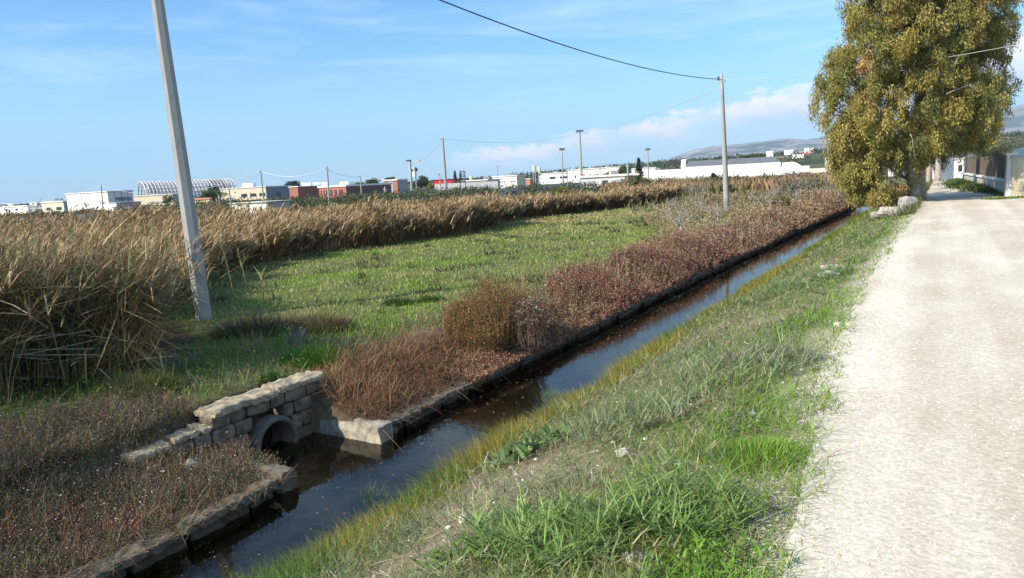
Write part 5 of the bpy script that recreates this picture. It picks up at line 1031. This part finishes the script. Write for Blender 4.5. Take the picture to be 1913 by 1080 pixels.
def lettering(b, txt, f, a, z0, z1, wfrac, mat, nm='sign_letters', proud=.14):
    cu = bpy.data.curves.new(nm, 'FONT'); cu.body = txt; cu.size = 1; cu.extrude = .02; ob = bpy.data.objects.new(nm, cu); COL.objects.link(ob); bpy.context.view_layer.update()
    me = bpy.data.meshes.new_from_object(ob.evaluated_get(bpy.context.evaluated_depsgraph_get())); bpy.data.objects.remove(ob)
    co = np.array([v.co[:] for v in me.vertices]); w = co[:, 0].max() - co[:, 0].min(); h = co[:, 1].max() - co[:, 1].min(); co[:, 0] = (co[:, 0] - co[:, 0].min()) / w; co[:, 1] = (co[:, 1] - co[:, 1].min()) / h
    d = (b.u if f == 'u' else b.v); L = b.Lu if f == 'u' else b.Lv; o_ = b.v if f == 'u' else b.u
    P = b.M + d * L * (a + co[:, :1] * wfrac) + np.array([0, 0, 1]) * (b.zb + b.H * (z0 + co[:, 1:2] * (z1 - z0))) - o_ * (proud + co[:, 2:3]) - np.array(b.r.location)
    for v, p in zip(me.vertices, P): v.co = p
    me.materials.clear(); me.materials.append(mat); o = bpy.data.objects.new(nm, me); COL.objects.link(o); o.parent = b.r; return o
lettering(b, 'MENDOLA', 'v', .30, .54, .72, .62, SIGN); lettering(b, 'S', 'v', .06, .54, .74, .14, SIGNW, 'sign_emblem')
b2 = Bld('warehouse_annex', 'low grey annex at the foot of the shaded warehouse side', 202, 217, 263, 176, 379, WHT, 30, side=GRY, parapet=.1)
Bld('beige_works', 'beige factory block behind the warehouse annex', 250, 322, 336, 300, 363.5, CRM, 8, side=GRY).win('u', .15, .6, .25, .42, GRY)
def boundary(name, label, x0, x1, Y0, Y1, y0, y1, mat, cat='wall', th=.25):
    a = at(x0, y0, Y0); c = at(x1, y1, Y1); ga = float(ground(a[0], a[1])) - .3; gc = float(ground(c[0], c[1])) - .3; r = root(name, (a[0], a[1], ga), label, cat); q = Soup(); t = np.array([0, th, 0])
    V = np.array([[a[0], a[1], ga], [c[0], c[1], gc], [c[0], c[1], c[2]], [a[0], a[1], a[2]]]); V = np.concatenate([V, V + t]); q.quad([[0, 1, 2, 3], [4, 7, 6, 5], [3, 2, 6, 7], [0, 3, 7, 4], [1, 5, 6, 2]], V); mk('wall_panel', q, mat, r)
    q = Soup(); V2 = np.array([a, c, c + [0, 0, .08], a + [0, 0, .08]]); V2 = np.concatenate([V2 - [0, .04, 0], V2 + t + [0, .04, 0]]); q.quad([[0, 1, 2, 3], [4, 7, 6, 5], [3, 2, 6, 7], [0, 4, 5, 1], [0, 3, 7, 4], [1, 5, 6, 2]], V2); mk('coping', q, TRM if mat is WHT else mat, r); return r
boundary('bright_wall', 'bright white low wall at the edge of the reeds on the left', 117, 186, 74, 80, 405, 398.5, WHT)
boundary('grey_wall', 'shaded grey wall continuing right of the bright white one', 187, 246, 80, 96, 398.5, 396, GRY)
boundary('thin_wall', 'long thin pale wall low behind the reeds at the far left', -30, 117, 74, 78, 413, 406.5, CONCW)
boundary('yard_wall', 'pale yard wall behind the round dark tree', 236, 345, 150, 165, 388, 387, CONCW)
b = Bld('white_shed', 'white flat walled shed among the reeds right of the leaning pole', 431, 497, 540, 84, 377.5, plain('sunlit_white', (.80, .77, .68), .85, .05, 2, 0), 24, side=GRY, parapet=.06); b.win('u', .52, .93, .0, .34, GRY, 'gate')
b = Bld('yellow_house', 'small pale yellow house with a clay tile roof', 362, 391, 396, 210, 372.5, plain('yellow_render', (.72, .60, .32), .85, .05, 1, 0), 20, roof='gable_u'); b.win('u', .4, .5, .2, .55); b.win('u', .75, .83, .3, .6)
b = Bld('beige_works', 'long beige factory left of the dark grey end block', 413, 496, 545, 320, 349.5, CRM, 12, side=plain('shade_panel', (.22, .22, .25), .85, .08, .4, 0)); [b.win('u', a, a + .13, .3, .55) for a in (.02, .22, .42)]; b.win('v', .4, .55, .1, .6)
Bld('rooftop_block', 'small white block standing on the roof of the long beige factory', 455, 472, 480, 330, 343.5, WHT, 12, yb=349)
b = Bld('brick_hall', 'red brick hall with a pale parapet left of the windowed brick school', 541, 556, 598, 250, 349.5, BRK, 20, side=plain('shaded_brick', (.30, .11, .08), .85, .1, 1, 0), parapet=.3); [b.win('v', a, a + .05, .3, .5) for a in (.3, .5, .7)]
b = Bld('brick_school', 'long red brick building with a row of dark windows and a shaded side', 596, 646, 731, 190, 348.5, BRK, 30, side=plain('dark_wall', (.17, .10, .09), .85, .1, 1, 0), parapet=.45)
for a in (.12, .17, .22, .34, .39, .5, .55, .66, .71, .8, .9): b.win('u', a, a + .03, .42, .78)
for a in np.arange(.1, .95, .075): b.win('v', a, a + .03, .35, .7)
b = Bld('brick_house', 'small red house with a grey middle bay under the umbrella pine', 717, 742, 762, 215, 337, BRK, 24, side=GRY); b.win('u', .3, .7, .2, .95, GRY, 'bay')
b = Bld('red_trailer', 'bright red trailer body parked between the poles', 811, 848, 852, 190, 334.5, RED, 10, 'trailer', yb=343.5, dlen=3, roofm=RED, parapet=.06); b.win('u', .04, .12, .2, .8, DARKM, 'rear_panel')
q = Soup(); [q.box(b.r.location + Vector((b.u * b.Lu * a + [0, .6, -.45]).tolist()), (.9, 1.8, .9)) for a in (.15, .27, .8)]; mk('wheel', q, DARKM, b.r)
boundary('grey_wall', 'long grey wall beneath the red trailer', 812, 930, 185, 175, 344.5, 338.5, GRY)
b = Bld('grey_block', 'grey low flat block with a window row right of the steel gantry', 862, 910, 934, 230, 337, GRY, 14); [b.win('u', a, a + .1, .35, .75) for a in (.05, .3, .55, .8)]
b = Bld('white_office', 'white office block with small windows before the hill', 920, 966, 982, 250, 329, WHT, 22, side=CRM); [b.win('u', a, a + .03, .5, .64) for a in (.1, .16, .22, .28, .5, .58, .66)]
Bld('orange_house', 'low orange house right of the white office block', 945, 990, 1000, 290, 335, PNK, 15)
def silo(px, yt, yb, Y, w, label, mat):
    t = at(px, yt, Y); gz = float(ground(t[0], t[1])); r = root('silo', (t[0], t[1], gz), label, 'silo', 'cement silos'); q = Soup(); zb = at(px, yb, Y)[2]; q.tube([[t[0], t[1], zb - .8], [t[0], t[1], zb], [t[0], t[1], t[2] - .2], [t[0], t[1], t[2]]], [w * .25, w, w, w * .7], 16); mk('tank', q, mat, r, True)
    for i in (-1, 1):
        for j in (-1, 1): q = Soup(); q.tube([[t[0] + i * w * .7, t[1] + j * w * .7, gz - .2], [t[0] + i * w * .7, t[1] + j * w * .7, zb + .3]], .14, 6); mk('leg', q, STEEL, r)
silo(997.5, 308.5, 322, 260, .5, 'taller green tinted cement silo', GREENISH); silo(1007.5, 311.5, 324, 268, .48, 'shorter cream cement silo right of the green one', plain('cream_steel', (.62, .56, .36), .6, .06, .5, 0))
silo(880, 329.5, 337, 300, .7, 'stubby pale green tank behind the grey block', GREENISH)
b = Bld('white_factory', 'long white factory with slit windows behind the silos', 1008, 1062, 1064, 330, 322.5, WHT, 14); b.win('u', .05, .3, .5, .7); b.win('u', .45, .65, .5, .7)
b = Bld('white_houses', 'stepped white house block with an orange bay', 1060, 1092, 1094, 320, 317, WHT, 14); b.win('u', .0, .3, .1, .7, PNK, 'bay'); b.win('u', .5, .58, .4, .6)
b = Bld('white_villa', 'white two storey villa with square windows near the tallest floodlight', 1093, 1120, 1122, 315, 315, WHT, 14); b.win('u', .1, .22, .45, .62); b.win('u', .6, .7, .45, .62); b.win('u', .25, .5, .2, .6, PNK, 'bay')
Bld('white_villa', 'white flat roofed villa left of the round green tree', 1122, 1158, 1160, 330, 312.5, WHT, 14).win('u', .3, .5, .4, .7)
b = Bld('low_white_building', 'low grey white building with a dark garage opening', 1085, 1168, 1190, 130, 328.5, plain('off_white', (.60, .62, .60), .85, .06, 1, 0), 12); b.win('u', .40, .52, .1, .75, DARKM, 'garage'); b.win('u', .05, .2, .45, .75, GRY); b.win('u', .22, .3, .45, .75, GRY); b.win('u', .68, .85, .4, .75, GRY); b.win('u', .9, .94, .1, .7, DARKM, 'door')
b = Bld('white_cabin', 'white cube cabin at the right end of the low building', 1170, 1190, 1193, 126, 327.5, WHT, 12); b.win('u', .3, .75, .4, .7, DARKM)
boundary('white_wall', 'low white wall in front of the silos', 997, 1086, 120, 125, 348, 342.5, CONCW)
boundary('ruined_wall', 'broken pale wall showing over the reeds left of the yellow green bush', 932, 985, 86, 88, 354, 352, CONCW)
b = Bld('white_sheds', 'white sheds with dark openings between conifer and big warehouse', 1202, 1272, 1276, 240, 318.5, WHT, 12); b.win('u', .35, .6, .2, .6, GRY, 'opening'); b.win('u', .8, .9, .2, .6, GRY, 'opening')
Bld('white_villa', 'white villa on the slope behind the pointed conifer', 1180, 1225, 1228, 420, 313.5, WHT, 12).win('u', .3, .4, .4, .7)
# the long warehouse on the right
b = Bld('long_warehouse', 'very long white warehouse with a dark grey roof', 1273, 1455, 1458, 150, 303, WHT, 14, roof='none', dlen=26)
q = Soup(); o = b.M + [0, 0, b.zt]; Uv = b.u * b.Lu; Vv = b.v * 26; rh = 1.3; V = np.array([o - b.v * .4 - b.u * .3, o + Uv * .955 - b.v * .4, o + Vv * .5 + [0, 0, rh] - b.u * .3, o + Uv * .955 + Vv * .5 + [0, 0, rh], o + Vv - b.u * .3, o + Uv * .955 + Vv]); V += [0, 0, .03]
q.quad([[0, 1, 3, 2], [2, 3, 5, 4], [0, 4, 5, 1]], V); q.add(V, [[0, 2, 4], [1, 5, 3]]); mk('roof', q, ROOF, b.r)
q = Soup(); g0 = o + Uv * .957; V = np.array([g0 - b.v * .3, g0 + Uv * .05 - b.v * .3, g0 + Uv * .05 + Vv * .5 + [0, 0, rh + .5], g0 + Vv * .5 + [0, 0, rh + .5], g0 + Vv, g0 + Uv * .05 + Vv]); q.quad([[0, 1, 2, 3], [3, 2, 5, 4]], V); q.add(V, [[0, 3, 4], [1, 5, 2]]); mk('gable_end', q, WHT, b.r)
for a in (.06, .2, .235, .42, .48, .66, .76, .88): b.win('u', a, a + .05, .50, .68, plain('slatted_window', (.24, .26, .28), .7, .1, 3, 0), 'window', .12)
b.win('u', .19, .21, .3, .5, DARKM, 'door')
def arch_hall():
    p = rad(14); u = np.array([math.cos(p), -math.sin(p), 0]); v = np.array([math.sin(p), math.cos(p), 0]); l = at(1460, 321, 146); rr = at(1512, 318, 146 - 5.); l[2] = rr[2] = float(ground(l[0], l[1])) - .3; w = np.linalg.norm(rr[:2] - l[:2]); u = unit(rr - l); zt = at(1480, 302.5, 146)[2]; ze = at(1505, 307, 146)[2]
    r = root('arched_hall', l, 'white hall with a curved gable and a grid of windows right of the long warehouse', 'building'); K = 20; f = np.linspace(0, 1, K); zz = np.where(f < .72, ze - .6 + (zt - ze + .6) * np.sin(np.clip(f / .72, 0, 1) * math.pi * .98 + .03) ** .6, ze - .3)
    P = np.array([l + u * w * a for a in f]); T_ = P.copy(); T_[:, 2] = zz; D_ = v * 20; V = np.concatenate([P, T_, P + D_, T_ + D_]); q = Soup(); i = np.arange(K - 1)
    q.quad(np.stack([i, i + 1, i + 1 + K, i + K], 1), V); q.quad(np.stack([i + K, i + 1 + K, i + 1 + 3 * K, i + 3 * K], 1), V); q.quad(np.stack([i + 2 * K, i + 3 * K, i + 1 + 3 * K, i + 1 + 2 * K], 1), V); q.quad([[0, K, 3 * K, 2 * K], [K - 1, 3 * K - 1, 4 * K - 1, 2 * K - 1]], V); mk('wall', q, WHT, r)
    for a, b_, z0, z1 in [(.12, .22, .3, .6), (.25, .35, .3, .6), (.38, .48, .3, .6), (.58, .72, .3, .62)] + [(.14, .19, .8, .9), (.33, .38, .82, .92)]:
        H = ze - l[2]; q = Soup(); o = l + u * w * a + [0, 0, H * z0] - v * .08; A_ = u * w * (b_ - a); Z_ = np.array([0, 0, H * (z1 - z0)]); V = np.array([o, o + A_, o + A_ + Z_, o + Z_]); V = np.concatenate([V, V + v * .07]); q.quad([[0, 1, 2, 3], [4, 7, 6, 5], [3, 2, 6, 7], [0, 3, 7, 4], [1, 5, 6, 2]], V); mk('window', q, GRY, r)
arch_hall()
boundary('pink_wall', 'pale pink wall between the arched hall and the big tree', 1512, 1600, 120, 112, 316, 311.5, plain('pink_render', (.58, .48, .42), .85, .08, 1, 0))
Bld('orange_machine_shed', 'small orange shed at the left end of the pale pink wall', 1498, 1514, 1516, 118, 320.5, PNK, 10, dlen=4, parapet=.1)
for x0, x1, yt, yb_, Y, lab in ((1431, 1443, 283, 292, 900, 'white house on the hill above the warehouse roof'), (1465, 1481, 280.5, 289, 950, 'white stepped house on the ridge, left of the red roofed one'), (1502, 1519, 277, 284, 960, 'topmost white house on the ridge near the big tree'), (1480, 1500, 289, 295, 700, 'long low white house under the ridge'), (1541, 1548, 296, 307, 420, 'narrow white tower house beside the big tree')):
    b = Bld('hill_house', lab, x0, x1, x1 + 1.5, Y, yt, WHT, 14, yb=yb_ + 4, group='white houses on the hill', dlen=8, parapet=.5); b.win('u', .2, .35, .5, .75); b.win('u', .6, .75, .5, .75)
Bld('red_roof_house', 'house with a red roof under the topmost white house', 1497, 1511, 1513, 820, 288, PNK, 14, yb=296, roof='gable_u', roofm=RED, dlen=8)
for k, (x0, x1, yt, Y) in enumerate(((-10, 8, 382.5, 700), (10, 24, 381.5, 650), (55, 68, 379.5, 700), (565, 580, 342, 800), (586, 597, 341.5, 820), (601, 612, 341, 800), (636, 650, 340, 700))):
    Bld('distant_house', ['white house low on the horizon at the left edge', 'second white house from the left edge on the horizon', 'pale house on the horizon before the cream hall', 'white tank house right of the dark trees, first of three', 'white house in the middle of the three on the skyline', 'white house at the right of the three on the skyline', 'white block on the skyline above the brick school'][k], x0, x1, x1 + 1, Y, yt, WHT, 20, group='distant white houses', dlen=8, parapet=.6)
def lookout():
    t = at(771, 314, 150); gz = float(ground(t[0], t[1])); r = root('lookout_tower', (t[0], t[1], gz), 'white lookout box on a slender frame beside the lamp pole', 'tower'); q = Soup(); zb = at(772, 330, 150)[2]; q.box([t[0], t[1], (t[2] + zb) / 2], (1.05, 1.05, t[2] - zb), -.3); mk('cabin', q, WHT, r)
    q = Soup(); q.box([t[0], t[1], t[2] + .06], (1.3, 1.3, .12), -.3); mk('roof', q, TRM, r); q = Soup(); q.box([t[0] - .1, t[1] - .56, t[2] - .45], (.55, .05, .4), -.3); mk('window', q, GLS, r); q = Soup(); q.box([t[0] + .75, t[1], t[2] - .35], (.3, .3, .55), -.3); mk('horn', q, DARKM, r)
    for i in (-.45, .45):
        for j in (-.45, .45): q = Soup(); q.tube([[t[0] + i, t[1] + j, gz - .2], [t[0] + i, t[1] + j, zb]], .06, 5); mk('leg', q, STEEL, r)
lookout()
def gantry():
    a = at(859, 320, 170); c = at(868, 320, 170); gz = float(ground(a[0], a[1])); r = root('steel_gantry', (a[0], a[1], gz), 'dark steel frame on two legs left of the grey block', 'gantry'); 
    for p in (a, c): q = Soup(); q.tube([[p[0], p[1], gz - .2], p], .1, 5); mk('leg', q, DARKM, r)
    for k in (0, 1.1, 2.2): q = Soup(); q.tube([a - [0, 0, k], c - [0, 0, k]], .09, 5); mk('beam', q, DARKM, r)
    q = Soup(); q.tube([a, c - [0, 0, 1.1]], .06, 5); q.tube([a - [0, 0, 1.1], c], .06, 5); mk('brace', q, DARKM, r)
gantry()
def hangar():
    # huge old ribbed barrel vault behind the works
    Y = 640.; L0 = at(263, 341, Y); R0 = at(428, 336.5, Y + 40); W = 27.; gz = -.6; H = L0[2] - gz; ax = R0 - L0; ax[2] = 0; L = np.linalg.norm(ax); ax /= L; v = np.array([-ax[1], ax[0], 0.]); r = root('ribbed_hangar', (L0[0], L0[1], gz), 'huge barrel shaped hangar with open concrete ribs behind the works', 'hangar')
    def pt(t, th, k=1.): return L0 * [1, 1, 0] + ax * t * L + v * (W * math.cos(th) * k) + np.array([0, 0, gz + H * math.sin(th) * k])
    RIB = plain('rib_concrete', (.50, .49, .49), .9, .08, .2, 0); SK = plain('vault_panel', (.36, .37, .40), .85, .1, .15, 0)
    ths = np.linspace(math.pi, 2 * math.pi, 15) - math.pi
    sk = Soup(); NT = 26
    for i in range(14):
        a, b = ths[i], ths[i] + (ths[i + 1] - ths[i]) * .72
        for j in range(NT):
            t0, t1 = j / NT, (j + 1) / NT
            if j < 3: continue
            if 19 <= j <= 22 and math.pi * .55 < a: continue
            sk.quad([[0, 1, 2, 3]], [pt(t0, a), pt(t1, a), pt(t1, b), pt(t0, b)])
    mk('vault_skin', sk, SK, r); rb = Soup()
    for j in range(0, NT + 1): rb.tube([pt(j / NT, t, 1.01) for t in np.linspace(0, math.pi, 13)], .42 if j > 3 else .6, 4)
    for t in ths: rb.tube([pt(0, t, 1.01), pt(1, t, 1.01)], .3, 4)
    mk('rib', rb, RIB, r); dk = Soup(); dk.add([pt(.97, 0, .96)] + [pt(.97, t, .96) for t in np.linspace(.01, math.pi, 12)], [[0, i, i + 1] for i in range(1, 12)]); dk.add([pt(.72, 0, .96)] + [pt(.72, t, .96) for t in np.linspace(.01, math.pi, 12)], [[0, i, i + 1] for i in range(1, 12)]); mk('opening_dark_panel', dk, plain('dark_inside', (.05, .06, .05), .9, .1, 1, 0), r)  # dark panels stand in for the shade seen through the hangar opening
hangar()

# ------------------------------------------------------------------ lane side: wall, fence, gate
def lane_side():
    a = G(1884, 367.5); c = G(1797, 341.5); d = c - a; L = np.linalg.norm(d); d /= L; n = np.array([d[1], -d[0], 0])   # n points away from the lane
    PL = plain('old_plaster', (.46, .42, .36), .9, .28, 2.5, .4); PLK = plain('grey_plank', (.13, .105, .085), .9, .4, 5, .4)
    r = root('plank_fence', a, 'old plank fence standing on a low plastered wall beside the lane', 'fence')
    rz = math.atan2(d[1], d[0])
    q = Soup(); q.box(a + d * L / 2 + n * .12 + [0, 0, .26], (L, .2, .62), rz); mk('low_wall', q, PL, r); q = Soup(); q.box(a + d * L / 2 + n * .12 + [0, 0, .62], (L + .1, .34, .09), rz); mk('coping', q, TRM, r)
    q = Soup(); s = .05
    while s < L * .97:
        w = U(.09, .14); h = .93 + U(-.04, .05) - .0; q.box(a + d * s + n * (.13 + U(-.01, .01)) + [0, 0, .67 + h / 2], (w, .025, h), rz + U(-.02, .02)); s += w + U(.0, .03)
    mk('plank', q, PLK, r)
    s = 0.
    while s < L: q = Soup(); q.box(a + d * s + n * .2 + [0, 0, .9], (.09, .09, 1.3), rz); mk('post', q, PLK, r); s += 2.1
    q = Soup(); q.box(a + d * L / 2 + n * .17 + [0, 0, 1.4], (L, .04, .07), rz); q.box(a + d * L / 2 + n * .17 + [0, 0, .85], (L, .04, .07), rz); mk('rail', q, PLK, r)
    q = Soup(); p = a - d * .32 + [0, 0, .8]; q.box(p, (.52, .32, 1.68), rz); r = root('gate_pillar', (p[0], p[1], 0), 'weathered whitewashed pillar between the plank fence and the metal gate', 'pillar'); mk('shaft', q, plain('whitewash', (.58, .58, .56), .9, .2, 4, .4), r); q = Soup(); q.box(p + [0, 0, .875], (.6, .4, .07), rz); mk('cap', q, TRM, r)
    # metal gate
    p0 = a - d * .62; gd = unit(np.array([.97, -.25, 0])); r = root('metal_gate', p0, 'beige ribbed metal gate at the right edge', 'gate'); q = Soup(); gz_ = math.atan2(gd[1], gd[0]); k = 0
    while k < 24: q.box(p0 + gd * 2. + [0, 0, .10 + k * .06], (4., .05 + .02 * (k % 2), .055), gz_); k += 1
    mk('gate_leaf', q, plain('beige_paint', (.50, .45, .31), .7, .06, 2, .1), r); q = Soup(); q.box(p0 + gd * 2. + [0, 0, 1.56], (4.1, .12, .07), gz_); mk('top_rail', q, STEEL, r); q = Soup(); q.box(p0 + gd * 2. + [0, 0, .04], (4.1, .4, .07), gz_); mk('sill', q, CONCW, r)
    b = Bld('white_outbuilding', 'bright white outbuilding roof behind the metal gate', 1887, 2080, 2090, 36, 262, WHT, -14, roof='none', dlen=5, yb=330) if False else None
    r = root('white_outbuilding', at(1950, 300, 33.5), 'bright white outbuilding with a sloping top behind the metal gate', 'building'); q = Soup(); P = [at(1886, 330, 33), at(1886, 291, 33), at(1896, 279, 33), at(1913, 275, 33), at(2060, 268, 33), at(2060, 330, 33)]; V = np.array(P + [p_ + [2.6, 3, 0] for p_ in P]); K = 6
    q.add(V, [[0, i, i + 1] for i in range(1, 5)]); q.quad([[i, (i + 1) % K, (i + 1) % K + K, i + K] for i in range(K)], V); q.add(V, [[6, i + 7, i + 6] for i in range(1, 5)]); mk('wall', q, WHT, r); q = Soup(); q.box(at(1935, 284, 32.9), (.5, .06, .3)); mk('vent', q, GRY, r)
    # end of the lane
    for px, yb, yt, w, lab in ((1790, 338, 298, .55, 'tall white gate pillar at the end of the plank fence'), (1776, 332, 309, .5, 'pale gate pillar with a dark letter box farther down the lane')):
        p = G(px, yb); t = at(px, yt, p[1]); r = root('lane_pillar', p, lab, 'pillar'); q = Soup(); q.box([p[0], p[1], t[2] / 2], (w, w, t[2]), rz); mk('shaft', q, WHT, r); q = Soup(); q.box([p[0], p[1], t[2] + .05], (w * 1.2, w * 1.2, .09), rz); mk('cap', q, TRM, r); q = Soup(); q.box([p[0] - .05, p[1] - w * .55, t[2] * .6], (w * .5, .08, .45), 0); mk('letter_box', q, DARKM, r)
    p = G(1800, 337); t = at(1800, 300, p[1]); r = root('lane_wall', p, 'white garden wall behind the tall pillar', 'wall'); q = Soup(); q.box([p[0] + 1.2, p[1] + 3, t[2] / 2 + .3], (3.4, .2, t[2] + .6), 0); mk('wall_panel', q, WHT, r)
    p = G(1752, 326); t = at(1752, 311, p[1]); r = root('lane_house', p + [0, 4, 0], 'orange and white house front closing the lane', 'house'); q = Soup(); q.box([p[0] - 1.4, p[1] + 5, t[2] / 2], (2.4, .4, t[2] * 1.1)); mk('wall', q, TRM, r); q = Soup(); q.box([p[0] + 1.6, p[1] + 5, t[2] / 2], (3.4, .3, t[2] * 1.2)); mk('orange_wall', q, PNK, r); q = Soup(); q.box([p[0] - 1.4, p[1] + 4.75, t[2] * .35], (.8, .06, t[2] * .6)); mk('door', q, GRY, r)
    # growth along the wall foot and verge
    q = Soup(); n = 5000; f = U(.02, 1.05, n); w_ = np.abs(rng.normal(0, .22, n)) * np.interp(f, [0, .12, .3, .8, 1], [1, .6, 2.2, 2.6, 1.5]); P = a + d * (f * L)[:, None] - n_(n, d) * w_[:, None] if False else a + d[None] * (f * L)[:, None] - np.array([d[1], -d[0], 0])[None] * w_[:, None]
    P[:, 2] = .01; C = pick([(.05, .08, .02), (.08, .12, .03), (.12, .15, .05)], n); C[f < .13] = pick([(.13, .20, .04)], int((f < .13).sum()))
    blades(q, P, U(.12, .34, n) * np.interp(f, [0, .12, .25, 1], [.5, .5, 1.2, 1.3]), .04, U(0, 6.28, n), U(0, .9, n), U(0, .5, n), C, 2)
    n = 900; g0 = G(1870, 372); P = g0 + np.stack([U(-.7, 1.6, n), rng.normal(0, .22, n) - .15, 0 * U(0, 1, n)], -1); P[:, 2] = .01; blades(q, P, U(.05, .14, n), .03, U(0, 6.28, n), U(0, .9, n), U(0, .5, n), pick([(.13, .20, .04), (.16, .22, .06)], n), 2)
    tag(mk('wall_foot_weeds', q, LEAF), 'dark weeds and green grass along the foot of the plank fence wall', 'weeds', kind='stuff')
    q = Soup(); n = 5200; s = U(26, 70, n); nn = road_n(s) - np.abs(rng.normal(0, .6, n)); x, y = XY(s, nn).T; P = on(x, y); C = pick([(.12, .14, .05), (.16, .14, .07), (.08, .11, .03)], n)
    blades(q, P, U(.08, .4, n), .035, U(0, 6.28, n), U(0, .9, n), U(0, .5, n), C, 2); tag(mk('verge_weeds', q, LEAF), 'weeds on the shaded verge around the big trunk', 'weeds', kind='stuff')
lane_side()

# ------------------------------------------------------------------ mountains, sea, haze
def mountains():
    az = np.linspace(-.22, .95, 420); dd = np.linspace(5200, 10500, 60); sky = [(900, 331), (1080, 322), (1160, 314), (1240, 299), (1290, 281), (1330, 273), (1400, 268), (1450, 262), (1500, 256), (1540, 252), (1600, 240), (1700, 224), (1800, 211), (1890, 201), (1913, 197), (2100, 175), (2400, 160)]
    saz = []; se = []
    for x, y in sky: d = ray(x, y); saz.append(math.atan2(d[0], d[1])); se.append(d[2] / math.hypot(d[0], d[1]))
    el = np.interp(az, saz, se); AZ, D = np.meshgrid(az, dd, indexing='ij'); X = D * np.sin(AZ); Y = D * np.cos(AZ); E_ = np.repeat(el[:, None], len(dd), 1)
    f = (D - 5200) / (9000 - 5200); base = np.clip(f, 0, 1) ** 1.3; rid = 1 - np.abs(2 * fbm(X / 1100, Y / 1900, 201, 5) - 1); rid2 = 1 - np.abs(2 * fbm(X / 380, Y / 700, 211, 4) - 1)
    Z = E_ * 9000 * base * (.80 + .24 * rid * 1 + .10 * (rid2 - .5)); Z = np.where(D > 9000, Z * (1 - ((D - 9000) / 3000)), Z) - 8
    c = np.array([.27, .24, .20]) * (1 + .0 * Z[..., None]); g = ss(.45, .6, fbm(X / 260, Y / 260, 221, 5))[..., None]; c = c * (1 - g) + np.array([.10, .115, .08]) * g; w = ss(.66, .72, fbm(X / 200, Y / 300, 231, 3))[..., None] * .7; c = c * (1 - w) + np.array([.45, .42, .38]) * w
    a, b = X.shape; idx = np.arange(a * b).reshape(a, b); q = Soup(); q.quad(np.stack([idx[:-1, :-1], idx[1:, :-1], idx[1:, 1:], idx[:-1, 1:]], -1).reshape(-1, 4), np.stack([X, Y, Z], -1).reshape(-1, 3), c.reshape(-1, 3))
    m, nt, N, L, bs = nodes('mountain_rock'); at_ = N.new('ShaderNodeAttribute'); at_.attribute_name = 'Col'; L.new(at_.outputs['Color'], bs.inputs['Base Color']); bs.inputs['Roughness'].default_value = 1; bs.inputs['Specular IOR Level'].default_value = 0
    tag(mk('mountains', q, m, origin=(0, 0, 0)), kind='structure')
mountains()
def haze():
    q = Soup(); q.box([0, 4000, 390], (26000, 17000, 840)); m = bpy.data.materials.new('haze_air'); m.use_nodes = True; nt = m.node_tree; nt.nodes.clear(); o = nt.nodes.new('ShaderNodeOutputMaterial'); v = nt.nodes.new('ShaderNodeVolumePrincipled')
    v.inputs['Color'].default_value = (.45, .70, 1, 1); v.inputs['Density'].default_value = HAZE; v.inputs['Anisotropy'].default_value = .0; nt.links.new(v.outputs[0], o.inputs['Volume']); ob = mk('haze', q, m, origin=(0, 0, 0)); tag(ob, kind='stuff')
if HAZE: haze()
